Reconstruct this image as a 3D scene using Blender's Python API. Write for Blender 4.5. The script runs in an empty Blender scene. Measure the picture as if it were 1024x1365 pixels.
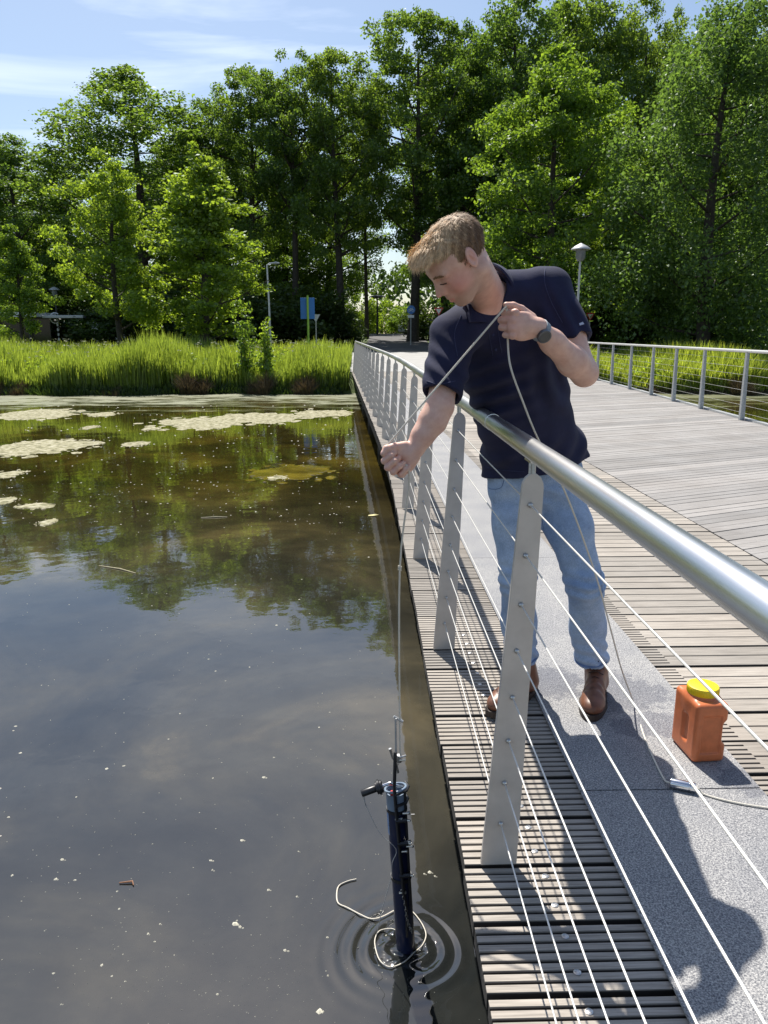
import bpy, bmesh, math, random
import numpy as np
from mathutils import Vector, Matrix
R = math.radians
sc = bpy.context.scene
C = sc.collection
random.seed(7)
rng = np.random.default_rng(11)

# ------------------------------------------------------------------ camera, sky, sun, exposure
CAM_H = 1.35
cam_d = bpy.data.cameras.new('camera')
cam = bpy.data.objects.new('camera', cam_d)
C.objects.link(cam)
cam.location = (0, 0, CAM_H)
cam.rotation_euler = (R(90 - 13.36), 0, R(-1.5))
cam_d.sensor_fit = 'HORIZONTAL'
cam_d.sensor_width = 36
cam_d.lens = 36 * 1000 / 1024
cam_d.clip_end = 3000
cam_d.clip_start = 0.05
sc.camera = cam

SUN_DIR = Vector((-0.168, 0.64, 1.0)).normalized()      # towards the sun
sun_el = math.asin(SUN_DIR.z)
sun_az = math.atan2(SUN_DIR.x, SUN_DIR.y)
w = bpy.data.worlds.new('World')
sc.world = w
w.use_nodes = True
nt = w.node_tree
for n in list(nt.nodes):
    nt.nodes.remove(n)
def N(t, typ, **kw):
    n = t.nodes.new(typ)
    for k, v in kw.items():
        if k in n.inputs.keys() if isinstance(k, str) else False:
            n.inputs[k].default_value = v
        else:
            setattr(n, k, v)
    return n
sky = N(nt, 'ShaderNodeTexSky', sky_type='NISHITA')
sky.sun_disc = False
sky.sun_elevation = sun_el
sky.sun_rotation = sun_az
sky.air_density = 1.1
sky.dust_density = 1.0
sky.ozone_density = 2.0
bg = N(nt, 'ShaderNodeBackground')
bg.inputs['Strength'].default_value = 0.088
out = N(nt, 'ShaderNodeOutputWorld')
tc = N(nt, 'ShaderNodeTexCoord')
sep = N(nt, 'ShaderNodeSeparateXYZ')
nt.links.new(tc.outputs['Generated'], sep.inputs[0])
mz = N(nt, 'ShaderNodeMath', operation='MAXIMUM'); mz.inputs[1].default_value = 0.12
nt.links.new(sep.outputs['Z'], mz.inputs[0])
dx = N(nt, 'ShaderNodeMath', operation='DIVIDE'); dy = N(nt, 'ShaderNodeMath', operation='DIVIDE')
nt.links.new(sep.outputs['X'], dx.inputs[0]); nt.links.new(mz.outputs[0], dx.inputs[1])
nt.links.new(sep.outputs['Y'], dy.inputs[0]); nt.links.new(mz.outputs[0], dy.inputs[1])
cmb = N(nt, 'ShaderNodeCombineXYZ')
nt.links.new(dx.outputs[0], cmb.inputs[0]); nt.links.new(dy.outputs[0], cmb.inputs[1])
mp = N(nt, 'ShaderNodeMapping')
mp.inputs['Scale'].default_value = (0.35, 0.75, 1)
mp.inputs['Rotation'].default_value = (0, 0, R(8))
mp.inputs['Location'].default_value = (0.35, 0.3, 0)
nt.links.new(cmb.outputs[0], mp.inputs[0])
cn = N(nt, 'ShaderNodeTexNoise'); cn.inputs['Scale'].default_value = 1.5
cn.inputs['Detail'].default_value = 7; cn.inputs['Roughness'].default_value = 0.55
cn.inputs['Distortion'].default_value = 0.6
nt.links.new(mp.outputs[0], cn.inputs['Vector'])
cr = N(nt, 'ShaderNodeValToRGB')
cr.color_ramp.elements[0].position = 0.50; cr.color_ramp.elements[0].color = (0, 0, 0, 1)
cr.color_ramp.elements[1].position = 0.80; cr.color_ramp.elements[1].color = (0.75, 0.75, 0.75, 1)
nt.links.new(cn.outputs['Fac'], cr.inputs[0])
cmx = N(nt, 'ShaderNodeMix', data_type='RGBA')
nt.links.new(cr.outputs[0], cmx.inputs[0])
nt.links.new(sky.outputs[0], cmx.inputs[6])
cmx.inputs[7].default_value = (10.2, 11.0, 12.4, 1)
nt.links.new(cmx.outputs[2], bg.inputs['Color'])
nt.links.new(bg.outputs[0], out.inputs[0])

sd = bpy.data.lights.new('sun', 'SUN')
sd.energy = 5.0
sd.angle = R(0.53)
sd.color = (1.0, 0.955, 0.88)
so = bpy.data.objects.new('sun', sd)
C.objects.link(so)
so.rotation_euler = SUN_DIR.to_track_quat('Z', 'Y').to_euler()

sc.view_settings.view_transform = 'Standard'
sc.view_settings.look = 'None'
sc.view_settings.exposure = 0.56
sc.view_settings.gamma = 1
sc.view_settings.use_curve_mapping = False
sc.render.engine = 'CYCLES'
sc.cycles.use_denoising = True
sc.cycles.max_bounces = 7
sc.cycles.transparent_max_bounces = 8
sc.cycles.caustics_reflective = False
sc.cycles.caustics_refractive = False

# ------------------------------------------------------------------ picture point -> place (for laying out)
_F, _YH = 1000.0, 445.0
_TH = R(13.36); _YAW = R(-1.5)
def _ray(px, py):
    u = (px - 512) / _F; v = -(py - 682.5) / _F
    x = u; y = math.cos(_TH) + v * math.sin(_TH); z = -math.sin(_TH) + v * math.cos(_TH)
    c, s = math.cos(_YAW), math.sin(_YAW)
    return Vector((c * x - s * y, s * x + c * y, z))
def gz(px, py, z=0.0):
    r = _ray(px, py); t = (z - CAM_H) / r.z
    return Vector((r.x * t, r.y * t, z))
def gy(px, py, Y):
    r = _ray(px, py); t = Y / r.y
    return Vector((r.x * t, Y, CAM_H + r.z * t))

# ------------------------------------------------------------------ helpers
def mesh_np(name, V, faces, mat=None, smooth=False):
    """V (n,3) array, faces: (m,k) array or list of lists"""
    me = bpy.data.meshes.new(name)
    V = np.asarray(V, dtype=np.float32)
    if isinstance(faces, np.ndarray) and faces.ndim == 2:
        m, k = faces.shape
        me.vertices.add(len(V)); me.vertices.foreach_set('co', V.ravel())
        me.loops.add(m * k); me.loops.foreach_set('vertex_index', faces.astype(np.int32).ravel())
        me.polygons.add(m)
        me.polygons.foreach_set('loop_start', np.arange(0, m * k, k, dtype=np.int32))
        me.update(calc_edges=True)
    else:
        me.from_pydata([tuple(v) for v in V.tolist()], [], faces)
        me.update()
    if mat: me.materials.append(mat)
    if smooth:
        me.polygons.foreach_set('use_smooth', np.ones(len(me.polygons), dtype=bool))
    return me
def link(name, me, parent=None, loc=None):
    o = bpy.data.objects.new(name, me)
    C.objects.link(o)
    if parent: o.parent = parent
    if loc is not None: o.location = loc
    return o
def tag(o, label=None, cat=None, group=None, kind=None):
    if label: o['label'] = label
    if cat: o['category'] = cat
    if group: o['group'] = group
    if kind: o['kind'] = kind
    return o
def empty(name, loc=(0, 0, 0), rz=0):
    o = bpy.data.objects.new(name, None)
    C.objects.link(o); o.location = loc; o.rotation_euler = (0, 0, rz)
    o.empty_display_size = 0.1
    return o
class MB:
    def __init__(self): self.v = []; self.f = []
    def add(self, V, F):
        b = len(self.v)
        self.v += [tuple(p) for p in V]
        self.f += [tuple(i + b for i in q) for q in F]
        return self
    def box(self, x0, x1, y0, y1, z0, z1):
        V = [(x0,y0,z0),(x1,y0,z0),(x1,y1,z0),(x0,y1,z0),(x0,y0,z1),(x1,y0,z1),(x1,y1,z1),(x0,y1,z1)]
        return self.add(V, [(0,3,2,1),(4,5,6,7),(0,1,5,4),(1,2,6,5),(2,3,7,6),(3,0,4,7)])
    def tube(self, pts, rad, n=10, cap=True):
        pts = [Vector(p) for p in pts]
        m = len(pts)
        rs = rad if hasattr(rad, '__len__') else [rad] * m
        t0 = (pts[1] - pts[0]).normalized()
        a = t0.orthogonal().normalized()
        V = []; F = []
        for i, p in enumerate(pts):
            t = (pts[min(i + 1, m - 1)] - pts[max(i - 1, 0)]).normalized()
            a = (a - t * a.dot(t))
            a = a.normalized() if a.length > 1e-6 else t.orthogonal().normalized()
            b = t.cross(a)
            for j in range(n):
                an = 2 * math.pi * j / n
                V.append(p + (a * math.cos(an) + b * math.sin(an)) * rs[i])
        for i in range(m - 1):
            for j in range(n):
                k = (j + 1) % n
                F.append((i*n+j, i*n+k, (i+1)*n+k, (i+1)*n+j))
        if cap:
            F.append(tuple(reversed(range(n)))); F.append(tuple((m-1)*n + j for j in range(n)))
        return self.add(V, F)
    def lathe(self, prof, c=(0,0,0), n=24, axis=None):
        """prof: list of (r, h) along axis"""
        c = Vector(c); ax = Vector((0,0,1) if axis is None else axis).normalized()
        a = ax.orthogonal().normalized(); b = ax.cross(a)
        V = []; F = []
        for r, h in prof:
            for j in range(n):
                an = 2*math.pi*j/n
                V.append(c + ax*h + (a*math.cos(an)+b*math.sin(an))*max(r, 1e-4))
        m = len(prof)
        for i in range(m-1):
            for j in range(n):
                k = (j+1) % n
                F.append((i*n+j, i*n+k, (i+1)*n+k, (i+1)*n+j))
        F.append(tuple(reversed(range(n)))); F.append(tuple((m-1)*n+j for j in range(n)))
        return self.add(V, F)
    def prism(self, poly, d0, d1, axis='y'):
        """poly 2D outline (ccw) extruded along axis"""
        n = len(poly); V = []
        for d in (d0, d1):
            for (a, b) in poly:
                V.append({'y': (a, d, b), 'z': (a, b, d), 'x': (d, a, b)}[axis])
        F = [tuple(reversed(range(n))), tuple(range(n, 2*n))]
        for i in range(n):
            k = (i+1) % n
            F.append((i, k, n+k, n+i))
        return self.add(V, F)
    def mesh(self, name, mat, smooth=False, bevel=0):
        me = bpy.data.meshes.new(name)
        me.from_pydata(self.v, [], self.f)
        bm = bmesh.new(); bm.from_mesh(me)
        bmesh.ops.recalc_face_normals(bm, faces=bm.faces)
        if bevel:
            bmesh.ops.bevel(bm, geom=[e for e in bm.edges if e.calc_face_angle(0) > 0.6], offset=bevel, segments=2, affect='EDGES', profile=0.6)
        bm.to_mesh(me); bm.free()
        me.materials.append(mat)
        if smooth:
            for p in me.polygons: p.use_smooth = True
            try: me.set_sharp_from_angle(angle=R(40))
            except Exception: pass
        return me
    def build(self, name, mat, parent=None, smooth=False, bevel=0, loc=None):
        return link(name, self.mesh(name, mat, smooth, bevel), parent, loc)
def spline(pts, n=8):
    """Catmull-Rom through pts"""
    P = [Vector(p) for p in pts]; P = [P[0]*2-P[1]] + P + [P[-1]*2-P[-2]]
    o = []
    for i in range(1, len(P)-2):
        for k in range(n):
            t = k/n
            o.append(0.5*((2*P[i]) + (P[i+1]-P[i-1])*t + (2*P[i-1]-5*P[i]+4*P[i+1]-P[i+2])*t*t + (3*P[i]-P[i-1]-3*P[i+1]+P[i+2])*t*t*t))
    o.append(P[-2]); return o

# ------------------------------------------------------------------ materials
def new_mat(name):
    m = bpy.data.materials.new(name); m.use_nodes = True
    return m, m.node_tree, m.node_tree.nodes['Principled BSDF']
def ramp(t, fac, stops):
    r = t.nodes.new('ShaderNodeValToRGB')
    el = r.color_ramp.elements
    while len(el) < len(stops): el.new(0.5)
    for e, (p, c) in zip(el, stops):
        e.position = p; e.color = (*c, 1) if len(c) == 3 else c
    t.links.new(fac, r.inputs[0]); return r
def noise(t, scale, detail=4, rough=0.55, vec=None, stretch=None, dist=0.0, coord='Object'):
    n = t.nodes.new('ShaderNodeTexNoise')
    n.inputs['Scale'].default_value = scale; n.inputs['Detail'].default_value = detail
    n.inputs['Roughness'].default_value = rough; n.inputs['Distortion'].default_value = dist
    if vec is None:
        c = t.nodes.new('ShaderNodeTexCoord')
        if coord == 'World':
            c = t.nodes.new('ShaderNodeNewGeometry'); vec = c.outputs['Position']
        else: vec = c.outputs[coord]
    if stretch:
        m = t.nodes.new('ShaderNodeMapping'); m.inputs['Scale'].default_value = stretch
        t.links.new(vec, m.inputs[0]); vec = m.outputs[0]
    t.links.new(vec, n.inputs['Vector'])
    return n
def bump(t, b, h, strength=0.3, dist=0.002, prev=None):
    n = t.nodes.new('ShaderNodeBump'); n.inputs['Strength'].default_value = strength; n.inputs['Distance'].default_value = dist
    t.links.new(h, n.inputs['Height'])
    if prev is not None: t.links.new(prev.outputs[0], n.inputs['Normal'])
    t.links.new(n.outputs[0], b.inputs['Normal']); return n
def mixc(t, fac, a, b, mode='MIX'):
    n = t.nodes.new('ShaderNodeMix'); n.data_type = 'RGBA'; n.blend_type = mode
    for sock, v in ((0, fac), (6, a), (7, b)):
        if hasattr(v, 'links') or hasattr(v, 'is_output'): t.links.new(v, n.inputs[sock])
        elif isinstance(v, (int, float)): n.inputs[sock].default_value = v
        else: n.inputs[sock].default_value = (*v, 1)
    return n.outputs[2]
def simple(name, col, rough=0.6, metal=0.0, var=0.12, scale=30, bmp=0.0, bd=0.001, spec=None):
    m, t, b = new_mat(name)
    n = noise(t, scale, 5)
    lo = tuple(c*(1-var) for c in col); hi = tuple(min(1, c*(1+var)) for c in col)
    r = ramp(t, n.outputs['Fac'], [(0.3, lo), (0.7, hi)])
    t.links.new(r.outputs[0], b.inputs['Base Color'])
    b.inputs['Roughness'].default_value = rough; b.inputs['Metallic'].default_value = metal
    if spec is not None: b.inputs['Specular IOR Level'].default_value = spec
    if bmp: bump(t, b, n.outputs['Fac'], bmp, bd)
    return m
def objrand(t):
    return t.nodes.new('ShaderNodeObjectInfo').outputs['Random']

def wood_mat(name, a, b_, c):
    m, t, b = new_mat(name)
    n = noise(t, 5, 6, 0.65, stretch=(0.6, 14, 14), coord='World')
    n2 = noise(t, 60, 4, 0.6, stretch=(0.12, 3.0, 1), coord='World')
    n3 = noise(t, 1.7, 3, 0.5, coord='World')
    r = ramp(t, n.outputs['Fac'], [(0.25, a), (0.5, b_), (0.8, c)])
    col = mixc(t, 0.45, r.outputs[0], ramp(t, n2.outputs['Fac'], [(0.3, tuple(x*0.55 for x in a)), (0.6, c)]).outputs[0])
    rr = ramp(t, objrand(t), [(0, (0.78,)*3), (1, (1.12, 1.1, 1.08))])
    col = mixc(t, 1.0, col, rr.outputs[0], 'MULTIPLY')
    st = ramp(t, n3.outputs['Fac'], [(0.35, (0.82, 0.8, 0.78)), (0.6, (1, 1, 1))])
    col = mixc(t, 0.8, col, st.outputs[0], 'MULTIPLY')
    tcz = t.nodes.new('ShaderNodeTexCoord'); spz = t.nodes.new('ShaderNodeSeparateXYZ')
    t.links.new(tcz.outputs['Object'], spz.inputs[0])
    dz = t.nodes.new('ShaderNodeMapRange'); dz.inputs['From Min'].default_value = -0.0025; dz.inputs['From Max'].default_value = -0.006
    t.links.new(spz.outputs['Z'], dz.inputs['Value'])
    col = mixc(t, dz.outputs[0], col, (0.035, 0.030, 0.026))  # groove and gap shade put into the colour, by depth below the top
    t.links.new(col, b.inputs['Base Color'])
    b.inputs['Roughness'].default_value = 0.75
    bp = bump(t, b, n2.outputs['Fac'], 0.5, 0.0015)
    return m
M = {}
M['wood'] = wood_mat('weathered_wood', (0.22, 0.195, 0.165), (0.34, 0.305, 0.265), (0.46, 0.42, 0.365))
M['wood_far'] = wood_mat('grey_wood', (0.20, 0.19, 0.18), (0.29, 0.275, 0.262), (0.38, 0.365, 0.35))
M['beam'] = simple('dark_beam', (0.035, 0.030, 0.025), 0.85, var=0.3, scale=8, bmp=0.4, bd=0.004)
# anti slip mat
m, t, b = new_mat('grit_mat')
g1 = noise(t, 230, 3, 0.8, coord='World'); g2 = noise(t, 2.2, 5, 0.6, coord='World'); g3 = noise(t, 170, 2, 0.6, coord='World')
c1 = ramp(t, g1.outputs['Fac'], [(0.36, (0.09, 0.092, 0.108)), (0.50, (0.27, 0.268, 0.268)), (0.64, (0.52, 0.505, 0.48))])
c2 = ramp(t, g2.outputs['Fac'], [(0.35, (0.84, 0.85, 0.88)), (0.65, (1.08, 1.07, 1.05))])
col = mixc(t, 1.0, c1.outputs[0], c2.outputs[0], 'MULTIPLY')
# damp stains round the boots and by the container
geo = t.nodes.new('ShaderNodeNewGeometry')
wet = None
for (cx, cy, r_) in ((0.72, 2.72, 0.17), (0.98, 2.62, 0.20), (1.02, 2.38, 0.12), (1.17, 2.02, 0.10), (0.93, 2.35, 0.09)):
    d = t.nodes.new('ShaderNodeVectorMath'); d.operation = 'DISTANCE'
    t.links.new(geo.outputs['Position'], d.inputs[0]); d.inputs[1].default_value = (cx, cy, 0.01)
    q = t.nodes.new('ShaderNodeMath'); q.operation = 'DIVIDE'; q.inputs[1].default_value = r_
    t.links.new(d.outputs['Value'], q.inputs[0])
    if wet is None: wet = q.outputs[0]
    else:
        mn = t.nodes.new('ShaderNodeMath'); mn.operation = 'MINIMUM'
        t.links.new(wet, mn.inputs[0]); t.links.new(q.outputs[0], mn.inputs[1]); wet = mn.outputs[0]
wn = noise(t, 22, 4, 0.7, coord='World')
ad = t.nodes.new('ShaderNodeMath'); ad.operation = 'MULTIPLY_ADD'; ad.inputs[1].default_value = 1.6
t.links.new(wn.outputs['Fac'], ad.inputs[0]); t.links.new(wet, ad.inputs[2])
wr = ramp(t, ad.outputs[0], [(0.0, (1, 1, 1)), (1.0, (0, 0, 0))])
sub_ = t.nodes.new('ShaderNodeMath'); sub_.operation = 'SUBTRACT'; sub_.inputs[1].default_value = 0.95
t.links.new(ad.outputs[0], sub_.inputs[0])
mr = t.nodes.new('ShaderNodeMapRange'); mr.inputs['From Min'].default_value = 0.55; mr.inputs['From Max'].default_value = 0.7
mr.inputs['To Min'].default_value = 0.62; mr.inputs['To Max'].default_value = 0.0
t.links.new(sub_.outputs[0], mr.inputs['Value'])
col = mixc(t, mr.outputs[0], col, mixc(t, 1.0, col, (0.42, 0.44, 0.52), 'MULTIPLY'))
t.links.new(col, b.inputs['Base Color']); b.inputs['Roughness'].default_value = 0.9
bump(t, b, g3.outputs['Fac'], 0.9, 0.004)
M['mat'] = m

m, t, b = new_mat('brushed_steel')
n = noise(t, 9, 5, 0.6); n2 = noise(t, 90, 3, 0.6, stretch=(1, 1, 0.05))
r_ = ramp(t, n.outputs['Fac'], [(0.3, (0.50, 0.465, 0.425)), (0.7, (0.64, 0.60, 0.55))])
t.links.new(r_.outputs[0], b.inputs['Base Color'])
b.inputs['Metallic'].default_value = 0.3; b.inputs['Roughness'].default_value = 0.4
bump(t, b, n2.outputs['Fac'], 0.12, 0.0008)
M['post'] = m
m, t, b = new_mat('polished_rail')
n = noise(t, 14, 4, 0.6, stretch=(1, 0.15, 1)); n2 = noise(t, 220, 2, 0.6, stretch=(1, 0.04, 1))
r_ = ramp(t, n.outputs['Fac'], [(0.3, (0.66, 0.66, 0.66)), (0.7, (0.76, 0.76, 0.75))])
t.links.new(r_.outputs[0], b.inputs['Base Color'])
r2 = ramp(t, n.outputs['Fac'], [(0.3, (0.29,)*3), (0.75, (0.34,)*3)])
t.links.new(r2.outputs[0], b.inputs['Roughness'])
b.inputs['Metallic'].default_value = 1.0
bump(t, b, n2.outputs['Fac'], 0.1, 0.0005)
M['rail'] = m
M['cable'] = simple('cable_steel', (0.72, 0.70, 0.66), 0.35, 0.35, var=0.1, scale=200)
M['dot'] = simple('bolt_steel', (0.55, 0.54, 0.52), 0.3, 0.9, var=0.15, scale=200)
M['galv'] = simple('galvanised', (0.45, 0.46, 0.46), 0.5, 0.4, var=0.12, scale=20)
M['rail_far'] = simple('pale_rail', (0.68, 0.68, 0.66), 0.35, 0.3, var=0.05)
M['black'] = simple('black_plastic', (0.018, 0.018, 0.02), 0.35, var=0.2)
M['dark_post'] = simple('dark_painted_post', (0.03, 0.033, 0.035), 0.5)
M['white'] = simple('white_paint', (0.78, 0.78, 0.76), 0.5, var=0.05)
M['rope'] = simple('cotton_rope', (0.70, 0.65, 0.55), 0.9, var=0.18, scale=500, bmp=0.8, bd=0.001)
M['asphalt'] = simple('asphalt', (0.105, 0.10, 0.098), 0.9, var=0.25, scale=3, bmp=0.3, bd=0.004)
M['concrete'] = simple('path_concrete', (0.36, 0.35, 0.335), 0.85, var=0.12, scale=2)
M['blue'] = simple('sign_blue', (0.03, 0.17, 0.48), 0.45, var=0.06)
M['red'] = simple('sign_red', (0.55, 0.04, 0.035), 0.45, var=0.06)
M['green_post'] = simple('lime_post', (0.28, 0.48, 0.06), 0.5, var=0.08)
M['lamp_glass'] = simple('lamp_glass', (0.16, 0.17, 0.18), 0.25, var=0.1)
M['roof_grey'] = simple('roof_tiles', (0.22, 0.21, 0.20), 0.8, var=0.15, scale=6)
M['brick'] = simple('brick_wall', (0.26, 0.17, 0.13), 0.85, var=0.2, scale=8)
M['window'] = simple('dark_glass', (0.02, 0.025, 0.03), 0.08, var=0.1)

def leaf_mat(name, dark, light, trans, tfac=0.4, scale=0.5):
    m = bpy.data.materials.new(name); m.use_nodes = True; t = m.node_tree
    for n in list(t.nodes): t.nodes.remove(n)
    o = t.nodes.new('ShaderNodeOutputMaterial')
    n = noise(t, scale, 3, 0.6, coord='World'); n2 = noise(t, 9, 2, 0.6, coord='World')
    r1 = ramp(t, n.outputs['Fac'], [(0.3, dark), (0.7, light)])
    r2 = ramp(t, n2.outputs['Fac'], [(0.3, (0.7,)*3), (0.7, (1.25,)*3)])
    rr = ramp(t, objrand(t), [(0, (0.8, 0.85, 0.85)), (1, (1.15, 1.08, 1.0))])
    gi = t.nodes.new('ShaderNodeNewGeometry')
    ri = ramp(t, gi.outputs['Random Per Island'], [(0, (0.6, 0.65, 0.65)), (0.6, (1.0, 1.0, 1.0)), (1, (1.35, 1.3, 1.1))])
    ri = mixc(t, 1.0, ri.outputs[0], rr.outputs[0], 'MULTIPLY')
    class _O: outputs = [ri]
    rr = _O
    c = mixc(t, 1.0, mixc(t, 1.0, r1.outputs[0], r2.outputs[0], 'MULTIPLY'), rr.outputs[0], 'MULTIPLY')
    tr = mixc(t, 1.0, mixc(t, 1.0, trans, r2.outputs[0], 'MULTIPLY'), rr.outputs[0], 'MULTIPLY')
    d = t.nodes.new('ShaderNodeBsdfDiffuse'); t.links.new(c, d.inputs[0])
    tb = t.nodes.new('ShaderNodeBsdfTranslucent'); t.links.new(tr, tb.inputs[0])
    g = t.nodes.new('ShaderNodeBsdfGlossy'); g.inputs['Roughness'].default_value = 0.45; g.inputs[0].default_value = (0.7, 0.75, 0.7, 1)
    m1 = t.nodes.new('ShaderNodeMixShader'); m1.inputs[0].default_value = tfac
    t.links.new(d.outputs[0], m1.inputs[1]); t.links.new(tb.outputs[0], m1.inputs[2])
    m2 = t.nodes.new('ShaderNodeMixShader'); m2.inputs[0].default_value = 0.045
    t.links.new(m1.outputs[0], m2.inputs[1]); t.links.new(g.outputs[0], m2.inputs[2])
    t.links.new(m2.outputs[0], o.inputs[0])
    return m
M['oak'] = leaf_mat('oak_leaves', (0.050, 0.098, 0.022), (0.100, 0.168, 0.036), (0.30, 0.46, 0.045), 0.46)
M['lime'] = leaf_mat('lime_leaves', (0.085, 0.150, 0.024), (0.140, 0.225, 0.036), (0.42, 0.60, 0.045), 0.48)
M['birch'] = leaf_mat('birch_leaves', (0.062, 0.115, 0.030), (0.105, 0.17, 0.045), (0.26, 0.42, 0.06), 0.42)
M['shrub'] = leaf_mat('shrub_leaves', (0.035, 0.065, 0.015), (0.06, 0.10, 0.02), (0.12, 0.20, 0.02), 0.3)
M['reed'] = leaf_mat('reed_blades', (0.17, 0.24, 0.035), (0.25, 0.33, 0.05), (0.55, 0.66, 0.07), 0.5, 0.6)
M['dry'] = leaf_mat('dry_reed', (0.09, 0.065, 0.04), (0.17, 0.13, 0.08), (0.14, 0.10, 0.05), 0.2)
M['flower'] = leaf_mat('flower_heads', (0.45, 0.42, 0.30), (0.6, 0.58, 0.45), (0.5, 0.48, 0.35), 0.3)
M['bark'] = simple('bark', (0.055, 0.045, 0.035), 0.9, var=0.35, scale=6, bmp=0.6, bd=0.02)
M['soil'] = simple('soil', (0.06, 0.045, 0.03), 0.95, var=0.4, scale=2, bmp=0.5, bd=0.03)
# ground: grassy near the bank, darker litter under the trees
m, t, b = new_mat('meadow_ground')
n = noise(t, 1.3, 6, 0.6, coord='World')
r_ = ramp(t, n.outputs['Fac'], [(0.3, (0.04, 0.055, 0.018)), (0.5, (0.07, 0.10, 0.025)), (0.7, (0.10, 0.14, 0.03))])
t.links.new(r_.outputs[0], b.inputs['Base Color']); b.inputs['Roughness'].default_value = 0.95
bump(t, b, noise(t, 8, 5, coord='World').outputs['Fac'], 0.6, 0.08)
M['ground'] = m

#@@WATER
WZ = -0.66
S0 = gz(541, 1262, WZ)          # where the sampler enters the water
m, t, b = new_mat('pond_water')
geo = t.nodes.new('ShaderNodeNewGeometry')
n = noise(t, 0.55, 6, 0.62, coord='World', dist=0.6)
n2 = noise(t, 3.2, 5, 0.6, coord='World')
murk = ramp(t, n.outputs['Fac'], [(0.32, (0.013, 0.015, 0.015)), (0.46, (0.028, 0.028, 0.024)), (0.57, (0.050, 0.046, 0.034)), (0.68, (0.105, 0.088, 0.055))])
silt = ramp(t, n2.outputs['Fac'], [(0.3, (0.85,)*3), (0.7, (1.2,)*3)])
col = mixc(t, 1.0, murk.outputs[0], silt.outputs[0], 'MULTIPLY')
sp = t.nodes.new('ShaderNodeSeparateXYZ'); t.links.new(geo.outputs['Position'], sp.inputs[0])
mr = t.nodes.new('ShaderNodeMapRange'); t.links.new(sp.outputs['Y'], mr.inputs['Value'])
mr.inputs['From Min'].default_value = 3.5; mr.inputs['From Max'].default_value = 10.5
warm = ramp(t, n.outputs['Fac'], [(0.3, (0.014, 0.011, 0.004)), (0.52, (0.036, 0.027, 0.006)), (0.72, (0.10, 0.072, 0.012))])
col = mixc(t, mr.outputs[0], col, mixc(t, 1.0, warm.outputs[0], silt.outputs[0], 'MULTIPLY'))
# dusty film of algae collecting towards the far bank
mf = t.nodes.new('ShaderNodeMapRange'); t.links.new(sp.outputs['Y'], mf.inputs['Value'])
mf.inputs['From Min'].default_value = 13.0; mf.inputs['From Max'].default_value = 25.5
mf.inputs['To Min'].default_value = -0.34; mf.inputs['To Max'].default_value = 0.16
fn = noise(t, 0.8, 8, 0.75, coord='World', stretch=(0.6, 1.6, 1))
fa = t.nodes.new('ShaderNodeMath'); fa.operation = 'ADD'
t.links.new(fn.outputs['Fac'], fa.inputs[0]); t.links.new(mf.outputs[0], fa.inputs[1])
film = t.nodes.new('ShaderNodeMapRange'); t.links.new(fa.outputs[0], film.inputs['Value'])
film.inputs['From Min'].default_value = 0.46; film.inputs['From Max'].default_value = 0.62
film.inputs['To Max'].default_value = 0.75
col = mixc(t, film.outputs[0], col, (0.20, 0.21, 0.10))
t.links.new(col, b.inputs['Base Color'])
rr = t.nodes.new('ShaderNodeMapRange'); t.links.new(film.outputs[0], rr.inputs['Value'])
rr.inputs['To Min'].default_value = 0.018; rr.inputs['To Max'].default_value = 0.5
t.links.new(rr.outputs[0], b.inputs['Roughness'])
b.inputs['IOR'].default_value = 1.85
# gentle surface relief and the rings round the sampler
w1 = noise(t, 1.1, 3, 0.5, coord='World', stretch=(1, 1, 1))
bp1 = bump(t, b, w1.outputs['Fac'], 0.5, 0.010)
w2 = noise(t, 7, 3, 0.5, coord='World')
bp1 = bump(t, b, w2.outputs['Fac'], 0.35, 0.0022, bp1)
M['water'] = m

WPATCH = 0.75
def ring_h(x, y):
    r = np.hypot(x - S0.x, y - S0.y)
    env = np.exp(-((r - 0.13) / 0.12) ** 2) * (0.55 + 0.45 * np.sin(np.arctan2(y - S0.y, x - S0.x) * 2 + 2.2)) + 0.9*np.exp(-(r / 0.075) ** 2)
    h = 0.0036 * np.sin((r + 0.006*np.sin(3*np.arctan2(y - S0.y, x - S0.x))) * 2 * np.pi / 0.058) * env
    h += 0.003*np.exp(-(r/0.07)**2)*np.sin(x*130+3*np.sin(y*90))
    edge = np.clip((WPATCH*0.5 - np.maximum(abs(x - S0.x), abs(y - S0.y))) / 0.08, 0, 1)
    return h * edge
# water: wide sheet with a finely divided patch round the sampler (one mesh)
h2 = WPATCH / 2; K = 200
gx = np.linspace(S0.x - h2, S0.x + h2, K + 1); gyv = np.linspace(S0.y - h2, S0.y + h2, K + 1)
X, Y = np.meshgrid(gx, gyv, indexing='ij')
V = np.stack([X.ravel(), Y.ravel(), (WZ + ring_h(X, Y)).ravel()], 1)
idx = np.arange((K+1)**2).reshape(K+1, K+1)
F = np.stack([idx[:-1, :-1].ravel(), idx[1:, :-1].ravel(), idx[1:, 1:].ravel(), idx[:-1, 1:].ravel()], 1).tolist()
nv = len(V)
BX0, BX1, BY0, BY1 = -160., 160., -60., 34.
V = np.vstack([V, [(BX0, BY0, WZ), (BX1, BY0, WZ), (BX1, BY1, WZ), (BX0, BY1, WZ)]])
c00, c10, c11, c01 = int(idx[0, 0]), int(idx[K, 0]), int(idx[K, K]), int(idx[0, K])
F += [[nv, nv+1] + [int(i) for i in idx[::-1, 0]], [nv+1, nv+2] + [int(i) for i in idx[K, ::-1]],
      [nv+2, nv+3] + [int(i) for i in idx[:, K]], [nv+3, nv] + [int(i) for i in idx[0, :]]]
me = mesh_np('water', V, F, M['water'], smooth=True)
tag(link('water', me), kind='structure')

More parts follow.
